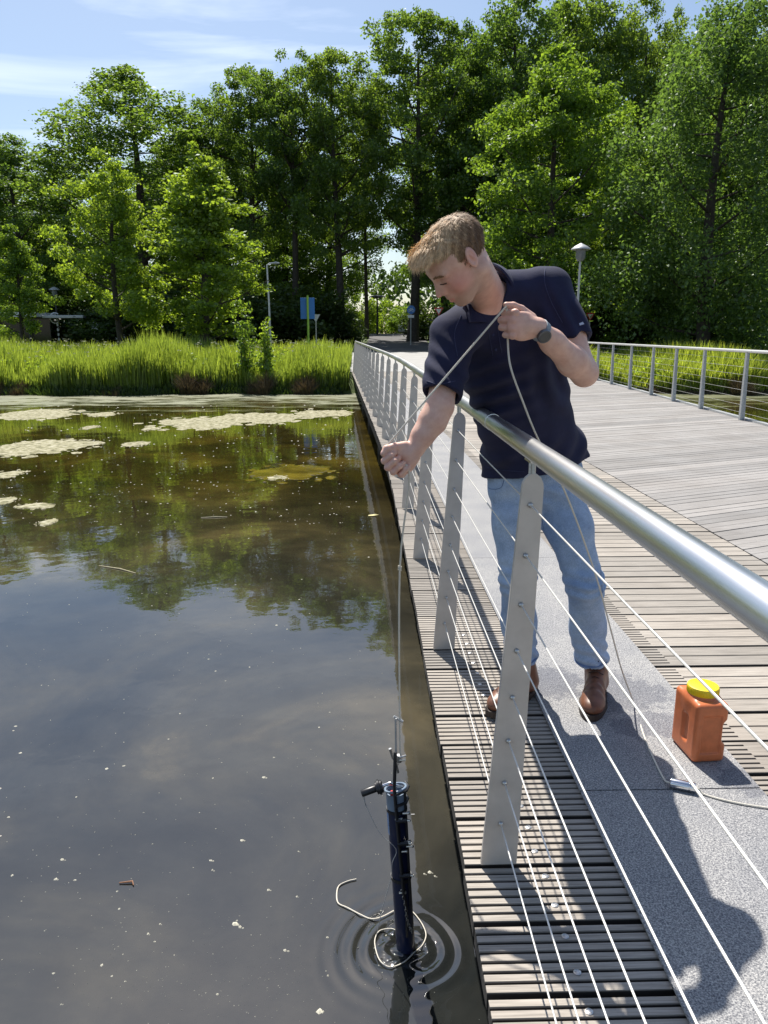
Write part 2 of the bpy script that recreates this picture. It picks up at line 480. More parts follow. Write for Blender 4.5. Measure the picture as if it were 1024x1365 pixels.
#@@GROUND
def shore(x):
    """y of the water's edge on the far side"""
    return 26.4 + 0.05*np.clip(x, -25, 3) + 0.25*np.sin(x*0.9) + 0.14*np.sin(x*2.7+1) - 0.9*np.clip((x-8)/5, 0, 1) + 0.0*x
def ground_h(x, y):
    d = y - shore(x)
    up = np.clip(d / 0.7, -1.5, 1)
    h = -0.66 + 0.40 * up
    h = h + np.clip((d - 0.7) / 3.0, 0, 1) * 0.22
    h = h + np.clip((y - 30) / 32, 0, 1.35) * 1.0
    # level with the deck where the path leaves the bridge
    k = np.clip(1 - np.maximum(abs(x - 3.2) - 4.6, 0) / 1.5, 0, 1) * np.clip((y - 27.3) / 0.6, 0, 1)
    ph = np.clip((y - 30) / 32, 0, 1.35) * 1.0 - 0.03
    h = h * (1 - k) + ph * k
    return h
xs = np.unique(np.concatenate([np.linspace(-700, -45, 14), np.linspace(-45, 45, 200), np.linspace(45, 700, 14)]))
ys = np.unique(np.concatenate([np.linspace(24, 34, 60), np.linspace(34, 70, 50), np.linspace(70, 1200, 16)]))
X, Y = np.meshgrid(xs, ys, indexing='ij')
Z = ground_h(X, Y) + 0.05*np.sin(X*1.3)*np.sin(Y*1.1)*(Y < 30)*(abs(X-3.2) > 5.5)
V = np.stack([X.ravel(), Y.ravel(), Z.ravel()], 1)
nx, ny = len(xs), len(ys); idx = np.arange(nx*ny).reshape(nx, ny)
F = np.stack([idx[:-1, :-1].ravel(), idx[1:, :-1].ravel(), idx[1:, 1:].ravel(), idx[:-1, 1:].ravel()], 1)
tag(link('ground', mesh_np('ground', V, F, M['ground'], True)), kind='structure')
# path: pale strip off the bridge, then asphalt road in the shade of the trees
def strip(name, mat, pts, zoff):
    """pts: list of (xl, xr, y)"""
    V = []; F = []; nn = 8
    for (a, b_, y) in pts:
        for i in range(nn + 1):
            x = a + (b_ - a)*i/nn
            V.append((x, y, float(ground_h(np.array(x), np.array(y))) + zoff))
    for j in range(len(pts)-1):
        for i in range(nn):
            F.append((j*(nn+1)+i, j*(nn+1)+i+1, (j+1)*(nn+1)+i+1, (j+1)*(nn+1)+i))
    return tag(link(name, mesh_np(name, V, F, mat)), kind='structure')
lin = np.linspace
strip('path', M['concrete'], [(-0.68 - 0.02*(y-28), 7.2 - 0.08*(y-28), y) for y in lin(28.02, 42, 14)], 0.034)
strip('road', M['asphalt'], [(-12, 22, y) for y in lin(41.5, 47, 6)], 0.030)
strip('lane', M['asphalt'], [(0.1+0.02*(y-47), 4.4+0.02*(y-47), y) for y in lin(46.9, 95, 20)], 0.038)

#@@BRIDGE
def xoff(y):
    return -0.036*math.log(1+math.exp((y-8.2)/1.0))*1.0
EDGE_L, MAT_L, MAT_R, GRV_R, JOINT = 0.255, 0.645, 1.195, 1.285, 2.42
def right_edge(y):
    return 6.02 + 0.083*(max(y, 10.5)-10.5)
bridge = empty('footbridge', (0, 0, -0.3))
tag(bridge, 'wooden plank footbridge over the pond, seen from beside its railing', 'footbridge')
PITCH = 0.197
def groove_profile(w_, n, gw, gd, th):
    """(y,z) closed outline with n grooves cut in the top"""
    rw = (w_ - n*gw)/(n+1)
    pts = [(0, -th), (w_, -th)]
    top = []
    y = w_
    for i in range(n+1):
        top.append((y, 0.0 if i else -0.0012)); y -= rw; top.append((y, 0.0 if i < n else -0.0012))
        if i < n:
            top.append((y - gw*0.12, -gd)); y -= gw; top.append((y + gw*0.12, -gd))
    return pts + top
def plank_mesh(name, mat, segs, w_=0.179, th=0.045):
    mb = MB()
    for (x0, x1, n, gw, gd) in segs:
        mb.prism(groove_profile(w_, n, gw, gd, th), x0, x1, 'x')
    return mb.mesh(name, mat)
plank_protos = []
for k in range(5):
    e = EDGE_L + random.uniform(-0.004, 0.004)
    g = GRV_R + random.uniform(-0.015, 0.015)
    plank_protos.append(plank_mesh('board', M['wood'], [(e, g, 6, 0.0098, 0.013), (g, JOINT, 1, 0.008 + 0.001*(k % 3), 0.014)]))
y = -1.2 + 0.006
k = 0
scr = MB()
screws_me = MB().lathe([(0.0085, 0), (0.0085, 0.0022), (0.0062, 0.003), (0.0045, 0.0018), (0.003, 0.002)], n=14).mesh('screw', M['dot'], True)
B0 = 1.2905 - 20*PITCH     # boundaries measured on the photograph
y = B0
while y < 27.95:
    o = link('board', plank_protos[random.randrange(5)], bridge, (xoff(y), y + 0.009, 0.3 + random.uniform(-0.0022, 0.0022)))
    o.rotation_euler = (random.uniform(-0.004, 0.004), 0, random.uniform(-0.0016, 0.0016))
    if 0.9 < y < 3.2:
        for q in (0.045, 0.145):
            s = link('screw', screws_me, o, (0.4535 + random.uniform(-0.003, 0.003), q, -0.0005))
    y += PITCH
# second part of the deck: boards run at an angle and are cut along the joint
ANG = R(23)
ca, sa = math.cos(ANG), math.sin(ANG)
def second_board(c0, wd):
    """strip of width wd whose near edge starts at (JOINT, c0) on the joint; returns outline"""
    def clipx(y0):
        # line from (jx,y0) along (ca,sa) till the right edge
        jx = JOINT + 0.012 + xoff(y0)
        lo, hi = 0, 12
        for _ in range(30):
            m_ = (lo+hi)/2
            x, y = jx + ca*m_, y0 + sa*m_
            if x > right_edge(y): hi = m_
            else: lo = m_
        return (jx, y0), (jx + ca*lo, y0 + sa*lo)
    a, b_ = clipx(c0); c, d = clipx(c0 + wd)
    if b_[1] > 27.9:
        return None
    return [a, b_, d, c]
step = PITCH/ca
y = 0.3
while y < 26.5:
    mb = MB(); hw = (PITCH/2)/ca
    ok = False
    for q in range(2):
        P = second_board(y + q*hw, hw - (0.011 if q else 0.006)/ca)
        if P:
            mb.prism(P, -0.045, random.uniform(-0.0015, 0.0015), 'z'); ok = True
    P = second_board(y, 2*hw - 0.012/ca)
    if ok:
        if P: mb.prism(P, -0.05, -0.009, 'z')
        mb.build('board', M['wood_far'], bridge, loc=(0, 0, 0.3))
    y += step
# wedge of deck left between the last angled boards and the bank
mb = MB()
for j in range(60):
    y0 = 24.5 + j*0.0585*1.0
    if y0 > 27.9: break
    x0 = JOINT + xoff(y0) + 0.02 + (max(0, (26.4-y0)/math.tan(ANG)) if y0 < 26.4 else 0)
    if x0 < right_edge(y0) - 0.1:
        mb.box(x0, right_edge(y0), y0, y0+0.052, -0.05, -0.003)
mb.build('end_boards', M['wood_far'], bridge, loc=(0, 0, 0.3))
# grit mats laid in three lengths on the planks
def mat_panel(y0, y1, z=0.006):
    V = []; F = []; n = max(2, int((y1-y0)/0.3))
    mb = MB()
    ysn = [y0 + (y1-y0)*i/n for i in range(n+1)]
    for yy in ysn:
        o_ = xoff(yy)
        V += [(MAT_L+o_, yy, 0), (MAT_R+o_, yy, 0), (MAT_R+o_, yy, z), (MAT_L+o_, yy, z)]
    for i in range(n):
        a = i*4; b_ = a+4
        F += [(a+3, a+2, b_+2, b_+3), (a, a+3, b_+3, b_), (a+2, a+1, b_+1, b_+2)]
    F += [(0, 1, 2, 3), (n*4+3, n*4+2, n*4+1, n*4)]
    mb.add(V, F)
    return mb.build('grit_mat', M['mat'], bridge, loc=(0, 0, 0.3035))
mat_panel(-1.2, 1.988); mat_panel(1.994, 4.404); mat_panel(4.411, 16.0, 0.005); mat_panel(16.01, 27.9, 0.005)
# carrying beams, cross beams and piles
def ybeam(name, x, wd, z0, z1):
    V = []; F = []; n = 40
    for i in range(n+1):
        yy = -1.5 + (27.8+1.5)*i/n
        o_ = x + (xoff(yy) if x < 3 else (right_edge(yy) - right_edge(0) if x > 5 else 0))
        V += [(o_, yy, z0), (o_+wd, yy, z0), (o_+wd, yy, z1), (o_, yy, z1)]
    for i in range(n):
        a = i*4; b_ = a+4
        for q in range(4):
            F.append((a+q, a+(q+1) % 4, b_+(q+1) % 4, b_+q))
    F += [(0, 1, 2, 3), (n*4, n*4+1, n*4+2, n*4+3)]
    MB().add(V, F).build(name, M['beam'], bridge, loc=(0, 0, 0.3))
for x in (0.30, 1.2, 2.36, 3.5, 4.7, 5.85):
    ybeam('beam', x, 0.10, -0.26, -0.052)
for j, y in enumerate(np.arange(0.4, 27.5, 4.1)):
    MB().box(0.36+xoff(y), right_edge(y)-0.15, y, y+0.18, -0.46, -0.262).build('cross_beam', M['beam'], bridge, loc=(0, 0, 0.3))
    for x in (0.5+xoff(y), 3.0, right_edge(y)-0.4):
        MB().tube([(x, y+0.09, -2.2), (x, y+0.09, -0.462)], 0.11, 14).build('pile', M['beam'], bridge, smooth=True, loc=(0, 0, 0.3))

#@@RAILING
POST_H = [0.122, 0.239, 0.357, 0.475, 0.598, 0.716, 0.838, 0.960]
def postc(z): return 0.338 + (0.388-0.338)*z/1.05      # centre line of a post, it leans inward
railing = empty('railing', (EDGE_L+0.08, 1.68, 0))
tag(railing, 'near railing of flat leaning steel posts, round polished handrail and eight cables', 'railing')
ox = Vector((-(EDGE_L+0.08), -1.68, 0))
# one post, about its own base
def post_outline():
    L = []; 
    zt = 1.055
    L += [(0.296, 0.0), (0.390, 0.0)]
    L += [(0.4135, 1.0)]
    for a in (20, 45, 70, 90): L.append((0.388+0.0255*math.cos(R(a)), 1.0+0.034*math.sin(R(a))))
    for a in (110, 135, 160): L.append((0.388+0.0255*math.cos(R(a)), 1.0+0.034*math.sin(R(a))))
    L.append((0.3625, 1.0))
    return L
pm = MB().prism(post_outline(), -0.006, 0.006, 'y').mesh('post', M['post'], bevel=0.0012)
neck = MB()
neck.tube([(0.388, 0, 1.02), (0.388, 0, 1.062)], 0.006, 8)
neck.box(0.374, 0.402, -0.03, 0.03, 1.061, 1.0655)
neck.tube([(0.381, 0, 1.028), (0.381, 0, 1.063)], 0.0035, 6)
nm = neck.mesh('rail_bracket', M['dot'])
studm = MB().lathe([(0.0068, 0), (0.0068, -0.003), (0.005, -0.006), (0.0025, -0.0072)], n=12, axis=(0, 1, 0))
studm.lathe([(0.0068, 0.012), (0.0068, 0.015), (0.005, 0.018), (0.0025, 0.0192)], n=12, axis=(0, 1, 0))
studm = studm.mesh('stud', M['dot'], True)
basem = MB().box(0.292, 0.394, -0.022, 0.022, 0.0, 0.004).mesh('foot_plate', M['post'])
k = -1; posts_y = []
while 1.68 + 1.372*k < 27.9:
    posts_y.append(1.68 + 1.372*k); k += 1
for y in posts_y:
    o = link('post', pm, railing, Vector((xoff(y), y, 0.0045)) + ox)
    lean = random.uniform(-0.002, 0.002); o.rotation_euler = (0, lean, random.uniform(-0.02, 0.02))
    link('rail_bracket', nm, o)
    if y < 12:
        for h_ in POST_H:
            link('stud', studm, o, (postc(h_), -0.006, h_))
# handrail in lengths joined by sleeves
def rail_pts(x, z, y0, y1, n=50):
    return [(x + xoff(y0+(y1-y0)*i/n), y0+(y1-y0)*i/n, z) for i in range(n+1)]
mb = MB(); mb.tube([Vector(p)+ox for p in rail_pts(0.388, 1.09, -1.4, 27.4)] + [Vector((0.388+xoff(27.7)+0.0, 27.75, 1.07))+ox, Vector((0.388+xoff(28), 27.95, 0.98))+ox, Vector((0.388+xoff(28), 28.0, 0.5))+ox, Vector((0.388+xoff(28), 28.0, 0))+ox], 0.0243, 40)
mb.build('handrail', M['rail'], railing, smooth=True)
for y in (2.30, 8.0, 14.1, 20.2):
    MB().tube([Vector((0.388+xoff(y), y-0.045, 1.09))+ox, Vector((0.388+xoff(y+.1), y+0.045, 1.09))+ox], 0.0256, 40).build('rail_sleeve', M['rail'], railing, smooth=True)
for h_ in POST_H:
    pts = []
    for i, y in enumerate([-1.4] + posts_y + [27.95]):
        pts.append(Vector((postc(h_)+xoff(y), y, h_+0.0045)) + ox)
    full = []
    for a, b_ in zip(pts[:-1], pts[1:]):
        full += [a, (a+b_)/2 + Vector((0, 0, -0.0015))]
    full.append(pts[-1])
    MB().tube(full, 0.0019, 8).build('cable', M['cable'], railing, smooth=True)

# far railing on the right edge of the bridge
fr = empty('railing', (6.1, 11.9, 0))
tag(fr, 'far railing of thin grey posts and pale rail along the right deck edge', 'railing')
of = Vector((-6.1, -11.9, 0))
fy = [gz(1063, 575).y, 11.93, 13.78, 15.37, 16.95, 18.8, 20.7, 22.5, 24.4, 26.2, 27.9]
fy = [6.2, 8.1, 10.05] + fy[1:]
fpost = MB().prism([(-0.05, 0), (0.035, 0), (0.0, 1.06), (-0.05, 1.06)], -0.006, 0.006, 'y')
fpost.box(-0.052, -0.02, -0.03, 0.03, 0.0, 1.06)
fpm = fpost.mesh('post', M['galv'])
for y in fy:
    link('post', fpm, fr, Vector((right_edge(y)-0.06, y, 0)) + of)
ysn = [5.0] + list(np.linspace(6, 27.95, 30))
MB().tube([Vector((right_edge(y)-0.09, y, 1.085))+of for y in ysn], 0.025, 14).build('handrail', M['rail_far'], fr, smooth=True)
for h_ in POST_H:
    MB().tube([Vector((right_edge(y)-0.08, y, h_))+of for y in ysn], 0.0022, 5).build('cable', M['cable'], fr, smooth=True)
mb = MB()
for a, b_ in zip(ysn[:-1], ysn[1:]):
    x0, x1 = right_edge(a), right_edge(b_)
    mb.add([(x0-0.02, a, -0.2), (x0+0.06, a, -0.2), (x1+0.06, b_, -0.2), (x1-0.02, b_, -0.2), (x0-0.02, a, 0.03), (x0+0.06, a, 0.03), (x1+0.06, b_, 0.03), (x1-0.02, b_, 0.03)],
           [(0,3,2,1),(4,5,6,7),(0,1,5,4),(1,2,6,5),(2,3,7,6),(3,0,4,7)])
mb.build('edge_strip', M['galv'], bridge, loc=(0, 0, 0.3))
#@@TREES
def leaf_cloud(cs, rad, n, size, up=0.7, seed=0, droop=0.0, flat=0.7):
    """leaves scattered through ellipsoidal clumps; cs (k,3) centres, rad (k,) radii"""
    g = np.random.default_rng(seed)
    k = len(cs)
    w_ = rad**2; w_ = w_/w_.sum()
    ci = g.choice(k, n, p=w_)
    d = g.normal(size=(n, 3)); d /= np.linalg.norm(d, axis=1)[:, None]
    r = rad[ci]*(0.55 + 0.5*g.random(n)**0.7)*(1+0.22*g.normal(size=n))
    P = cs[ci] + d*r[:, None]*np.array([1, 1, flat])
    if droop:
        P[:, 2] -= droop*g.random(n)**2*rad[ci]
    nrm = g.normal(size=(n, 3))*0.9 + d*0.4 + np.array([0, 0, up*0.75])
    nrm /= np.linalg.norm(nrm, axis=1)[:, None]
    t = g.normal(size=(n, 3)); 
    if droop: t = t*0.4 + np.array([0, 0, -1.0])
    a = t - nrm*(t*nrm).sum(1)[:, None]; a /= np.linalg.norm(a, axis=1)[:, None]
    b = np.cross(nrm, a)
    s = size*(0.6 + 0.8*g.random(n))[:, None]
    V = np.empty((n, 4, 3))
    V[:, 0] = P - a*s*0.5; V[:, 1] = P + b*s*0.33 + nrm*s*0.08; V[:, 2] = P + a*s*0.55; V[:, 3] = P - b*s*0.33 + nrm*s*0.08
    F = np.arange(n*4).reshape(n, 4)
    return V.reshape(-1, 3), F

def tree_proto(kind, seed, H=20.0, Wd=9.0, base=0.12, nleaf=30000, nclump=150, leaf=0.2, mat='oak', lean=0.3, cr=(0.65, 1.35), top=1.0, flat=0.7, droop=0.0):
    g = np.random.default_rng(seed)
    # trunk and limbs
    mb = MB()
    tr = [Vector((0, 0, -0.5))]
    n = 9
    for i in range(1, n+1):
        f = i/n
        tr.append(Vector((lean*math.sin(f*3+seed), lean*math.cos(f*2.3+seed)-lean*math.cos(seed), H*0.9*f)))
    r0 = 0.016*H
    mb.tube(tr, [r0*(1.35 if i == 0 else 1)*(1 - i/n)**0.8 + 0.03 for i in range(n+1)], 10)
    cs = []; rad = []
    def env(f):                                  # crown half width at height fraction (0 base .. 1 top)
        if kind == 'cone': return (1-f)**0.75*min(1, 0.45+f*4)
        if kind == 'column': return (1 - max(0, (f-0.55)/0.45)**2.2*0.75)*min(1, 0.55+f*2)
        return math.sin(math.pi*min(1, 0.16+f*0.84)**0.85)**0.6
    nl = 26
    for i in range(nl):
        f = (i+0.5)/nl
        z0 = H*(base + (0.86-base)*f)
        ang = i*2.4 + g.uniform(-0.4, 0.4)
        L = Wd*0.5*env(f)*g.uniform(0.75, 1.15)
        j = min(int(z0/(H*0.9)*n), n-1)
        s = tr[j].lerp(tr[j+1], z0/(H*0.9)*n - j)
        rise = L*g.uniform(0.35, 0.8)
        e = s + Vector((math.cos(ang)*L, math.sin(ang)*L, rise))
        m_ = s.lerp(e, 0.5) + Vector((0, 0, -0.08*L))
        rr = r0*0.38*(1-f*0.6)
        mb.tube([s, m_, e], [rr, rr*0.6, rr*0.15+0.01], 6)
        for q in (0.45, 0.7, 0.95):
            c = s.lerp(e, q)
            cs.append(c + Vector(g.normal(size=3)*0.35)); rad.append(g.uniform(*cr)*(0.8+0.3*q))
    while len(cs) < nclump:
        f = g.random()**0.85
        a = g.uniform(0, 2*math.pi)
        lob = 1 + 0.22*math.sin(3*a+seed+f*5) + 0.15*math.sin(7*a+f*9+2*seed)
        q = (0.35+0.65*g.random()**0.45)
        rr = Wd*0.5*env(f)*lob*q
        if f > 0.93: rr *= 0.7
        z = H*(base + (top-base)*f)
        cs.append(Vector((rr*math.cos(a), rr*math.sin(a), z))); rad.append(g.uniform(*cr)*(1.1-0.45*f))
    V, F = leaf_cloud(np.array([tuple(c) for c in cs]), np.array(rad), nleaf, leaf, seed=seed, flat=flat, droop=droop)
    return mb.mesh('trunk', M['bark'], True), mesh_np('crown', V, F, M[mat])

def place_tree(proto, name, px, topy, Y, H0, W0, wpx, label, group, rz=None, zb=None, mat=None):
    top_ = gy(px, topy, Y)
    zg = float(ground_h(np.array(top_.x), np.array(Y))) if zb is None else zb
    Ht = top_.z - zg
    wm = wpx/1000*Y*1.0
    o = empty(name, (top_.x, Y, zg), random.uniform(0, 6.28) if rz is None else rz)
    o.scale = (wm/W0, wm/W0, Ht/H0)
    tag(o, label, 'tree', group)
    for nm, me_ in (('trunk', proto[0]), ('crown', proto[1])):
        link(nm, me_, o)
    return o

oaks = [tree_proto('round', 3, 20, 9, 0.12, 50000, 260, 0.175, 'oak', cr=(0.45, 1.0)),
        tree_proto('column', 5, 20, 9, 0.10, 50000, 250, 0.175, 'oak', cr=(0.45, 1.0)),
        tree_proto('round', 9, 20, 9, 0.16, 48000, 230, 0.175, 'oak', cr=(0.42, 0.95)),
        tree_proto('column', 12, 20, 9, 0.42, 32000, 140, 0.18, 'oak', cr=(0.4, 0.85)),
        tree_proto('column', 14, 20, 9, 0.30, 42000, 190, 0.18, 'oak', cr=(0.42, 0.9))]
young = [tree_proto('cone', 21, 9, 5, 0.17, 22000, 105, 0.14, 'lime', 0.12, (0.32, 0.62), flat=0.55),
         tree_proto('cone', 25, 9, 5, 0.08, 26000, 120, 0.14, 'lime', 0.15, (0.30, 0.60), flat=0.5),
         tree_proto('round', 28, 9, 4.6, 0.12, 22000, 95, 0.14, 'lime', 0.25, (0.28, 0.62), flat=0.6)]
limes = [tree_proto('round', 31, 14, 8, 0.05, 52000, 230, 0.16, 'lime', 0.2, (0.42, 0.85), flat=0.6)]
birch = [tree_proto('column', 41, 16, 7, 0.04, 52000, 190, 0.15, 'birch', 0.25, (0.5, 0.95), flat=1.25, droop=1.2)]
GB = 'tall oaks lined up beyond the pond'
back = [  # px, top y, Y, crown px width, proto, label
 (-70, 150, 60, 190, 0, 'tall dark oak at the far left edge of the treeline'),
 (12, 178, 55, 130, 2, 'lower rounded oak left of the broad oak, behind the small leftmost tree'),
 (165, 92, 57, 205, 0, 'broad domed oak standing out against the sky on the left'),
 (268, 140, 60, 110, 1, 'lower oak crown in the dip right of the broad domed oak'),
 (325, 88, 58, 130, 4, 'oak rising behind the bigger young tree on the bank'),
 (385, 70, 56, 110, 3, 'narrow oak with a bare dark trunk left of the blue panel'),
 (445, 66, 55, 120, 4, 'oak with straight dark trunk just right of the blue panel'),
 (487, 88, 62, 60, 3, 'thin crowned oak over the bright gap above the lane'),
 (553, 14, 56, 150, 4, 'tall oak whose trunk stands left of the blue cycle sign'),
 (622, 30, 57, 120, 2, 'tall oak directly behind the head of the man'),
 (700, -30, 55, 160, 0, 'tallest oak rising out of frame behind the bright lime tree'),
 (790, -40, 58, 160, 2, 'tall oak above the right shoulder of the bright lime tree'),
 (862, -5, 56, 110, 1, 'oak with bare upper limbs left of the pale patch of sky'),
 (915, 16, 60, 90, 3, 'slender oak below the patch of sky at upper right'),
 (965, 45, 57, 110, 1, 'oak mostly hidden behind the drooping birch'),
 (1060, 10, 60, 170, 0, 'tall oak at the far right edge of the treeline')]
for px, ty, Y, wp, pr, lb in back:
    place_tree(oaks[pr], 'oak_tree', px, ty, Y, 20, 9, wp*1.18, lb, GB)
GS = 'second row of trees behind the oaks'
second = [(-20, 240, 76, 'shaded tree behind the leftmost oaks'), (95, 215, 74, 'shaded tree behind the two young bank trees'),
          (215, 190, 78, 'shaded tree in the second row behind the broad oak'), (300, 170, 75, 'shaded tree behind the dip in the treeline'),
          (370, 165, 79, 'shaded tree left of the blue panel in the second row'), (432, 180, 80, 'shaded tree behind the blue panel'),
          (600, 60, 76, 'shaded tree in the second row behind the man'), (670, 30, 75, 'shaded tree in the second row left of the lime'),
          (745, 5, 78, 'shaded tree directly behind the lime tree'), (830, 30, 76, 'shaded tree behind the right lamp post'),
          (900, 60, 75, 'shaded tree behind the slender oak'), (990, 25, 78, 'shaded tree behind the birch'), (1075, 90, 75, 'shaded tree beyond the right edge')]
for i, (px, ty, Y, lb) in enumerate(second):
    place_tree(oaks[(i*3) % 3], 'woodland_tree', px, ty, Y, 20, 9, 150, lb, GS)
GY = 'young trees on the far bank'
place_tree(young[0], 'young_tree', 14, 298, 38, 9, 5, 88, 'smallest young tree on the bank at the left edge', GY)
place_tree(young[2], 'young_tree', 142, 208, 38.5, 9, 4.6, 118, 'slim young tree on the bank left of the bigger one', GY)
place_tree(young[1], 'young_tree', 258, 192, 37, 9, 5, 185, 'bigger young tree with light green tiers right of the slim one', GY)
place_tree(limes[0], 'lime_tree', 752, 62, 42, 14, 8, 225, 'bright green lime tree right of the head of the man', 'trees by the right bank')
place_tree(limes[0], 'lime_tree', 872, 200, 43, 14, 8, 150, 'darker lime behind the mushroom lamp on the right', 'trees by the right bank')
place_tree(birch[0], 'birch_tree', 985, -5, 34, 16, 7, 235, 'drooping birch with fine hanging twigs at the right edge', 'trees by the right bank')

# understorey shrubs
def shrub_proto(seed, n=7000, mat='shrub', leaf=0.16, H=3.0, Wd=4.0):
    g = np.random.default_rng(seed)
    cs = []; rad = []
    mb = MB()
    for i in range(34):
        a = g.uniform(0, 6.28); q = math.sqrt(g.random()); f = g.random()
        cs.append((math.cos(a)*q*Wd*0.42, math.sin(a)*q*Wd*0.42, 0.25+f*H*(1-0.55*q*q)*0.85)); rad.append(g.uniform(0.35, 0.75))
        if i < 9: mb.tube([(0, 0, -0.2), tuple(0.5*np.array(cs[-1])), cs[-1]], [0.05, 0.03, 0.012], 5)
    V, F = leaf_cloud(np.array(cs), np.array(rad), n, leaf, seed=seed)
    return mb.mesh('stems', M['bark'], True), mesh_np('foliage', V, F, M[mat])
shr = [shrub_proto(51), shrub_proto(52)]
shr_b = shrub_proto(55, 9000, 'lime', 0.14)
def place_shrub(p, px, Y, wpx, topy, lb, gp, name='shrub'):
    T = gy(px, topy, Y); zg = float(ground_h(np.array(T.x), np.array(Y)))
    o = empty(name, (T.x, Y, zg), random.uniform(0, 6.28)); s = wpx/1000*Y/4.0
    o.scale = (s, s, max(0.2, (T.z-zg)/3.0)); tag(o, lb, 'shrub', gp)
    link('stems', p[0], o); link('foliage', p[1], o)
GU = 'dark shrubs under the trees'
und = [(-30, 60, 130, 395, 'dark shrub behind the low shelter'), (75, 58, 120, 385, 'dark shrub by the hoop sign lamp'), (170, 50, 120, 390, 'dark shrub behind the slim young tree'),
       (262, 51, 120, 380, 'dark shrub behind the bigger young tree'), (335, 50, 110, 390, 'dark shrub behind the tall street light'),
       (400, 52, 110, 375, 'dark shrub behind the blue panel'), (448, 54, 60, 400, 'dark shrub left of the lane'),
       (570, 60, 60, 400, 'dark shrub right of the lane by the cycle sign'), (640, 52, 100, 385, 'dark shrub hidden behind the man'),
       (720, 50, 130, 370, 'dark shrub under the bright lime tree'), (800, 47, 130, 350, 'dark shrub behind the mushroom lamp'),
       (870, 45, 140, 350, 'large dark shrub right of the mushroom lamp'), (945, 42, 140, 360, 'dark shrub below the birch'), (1020, 42, 150, 350, 'dark shrub at the right edge below the birch')]
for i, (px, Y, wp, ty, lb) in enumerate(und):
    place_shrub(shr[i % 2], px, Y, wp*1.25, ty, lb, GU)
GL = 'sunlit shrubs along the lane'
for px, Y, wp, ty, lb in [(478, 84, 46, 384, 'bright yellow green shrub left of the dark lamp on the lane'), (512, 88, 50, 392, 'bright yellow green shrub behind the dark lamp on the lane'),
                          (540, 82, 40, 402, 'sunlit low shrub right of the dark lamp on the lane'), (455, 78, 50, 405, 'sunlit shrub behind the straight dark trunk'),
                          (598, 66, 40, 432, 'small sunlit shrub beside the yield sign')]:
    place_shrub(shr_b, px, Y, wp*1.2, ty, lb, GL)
# far-off wood closing the view
g = np.random.default_rng(77)
n = 70; ang = g.uniform(-1.15, 1.15, 420)
dist = g.uniform(105, 130, 420)
cs = np.stack([np.sin(ang)*dist, np.cos(ang)*dist, 1 + g.random(420)*9.5], 1)
keep = np.abs(np.degrees(ang)-0.2) > 0.9
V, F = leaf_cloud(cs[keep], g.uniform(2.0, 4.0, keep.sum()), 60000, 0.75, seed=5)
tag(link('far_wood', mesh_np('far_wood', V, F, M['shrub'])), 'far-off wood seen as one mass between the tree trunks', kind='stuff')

#@@GRASS
def blades(n, xr, yr, hfun, wd, mat, name, label, seed, lean=0.25, dens=None, cat=None):
    g = np.random.default_rng(seed)
    x = g.uniform(*xr, n); y = yr[0] + (yr[1]-yr[0])*g.random(n)**1.6
    sh = shore(x); y = y + (sh - 26.0)
    if dens is not None:
        k = dens(x, y, g); x, y = x[k], y[k]
    n = len(x)
    z = ground_h(x, y) - 0.03
    h = hfun(x, y)*(0.55+0.6*g.random(n))
    a = g.uniform(0, 2*np.pi, n); la = g.uniform(0, 2*np.pi, n)
    ll = h*lean*g.random(n)
    wv = np.stack([np.cos(a), np.sin(a), np.zeros(n)], 1)*(wd*(0.6+0.8*g.random(n)))[:, None]*0.5
    B = np.stack([x, y, z], 1)
    L = np.stack([np.cos(la)*ll, np.sin(la)*ll, np.zeros(n)], 1)
    Mi = B + L*0.3 + np.stack([0*x, 0*x, h*0.6], 1)
    T = B + L + np.stack([0*x, 0*x, h], 1)
    V = np.stack([B-wv, B+wv, Mi+wv*0.85, Mi-wv*0.85, T+wv*0.1, T-wv*0.1], 1).reshape(-1, 3)
    i = np.arange(n)[:, None]*6
    F = np.concatenate([i+np.array([[0, 1, 2, 3]]), i+np.array([[3, 2, 4, 5]])], 0)
    return tag(link(name, mesh_np(name, V, F, M[mat])), label, kind='stuff')
def left_h(x, y):
    return np.where(y < 29, 1.25, 1.05)*(0.85+0.22*np.sin(x*0.8+1.3)+0.15*np.sin(x*2.3)+0.1*np.sin(y*3))*np.clip((30-0.6*(y-26))/28, 0.5, 1)
patch = lambda x, y, g: (g.random(len(x)) < 0.5+0.5*np.sin(x*1.7)*np.sin(y*1.9+x)+0.35)
blades(95000, (-34, -0.55), (26.15, 36), left_h, 0.034, 'reed', 'reeds', 'tall bright green reeds on the far bank left of the bridge', 1, dens=patch)
blades(30000, (-40, -1.6), (31, 41), lambda x, y: 0.7+0*x, 0.035, 'reed', 'meadow_grass', 'meadow grass behind the reeds', 3)
def right_h(x, y): return 0.85*(0.9+0.3*np.sin(x*1.1)+0.2*np.sin(x*2.9+y))
blades(60000, (7.3, 32), (26.1, 33), right_h, 0.035, 'reed', 'bank_grass', 'bright grass on the far bank right of the bridge', 2, 0.5)
blades(25000, (7.6, 34), (30, 42), lambda x, y: 0.5+0*x, 0.035, 'shrub', 'shaded_grass', 'darker shaded grass below the birch and lime', 6, 0.5)
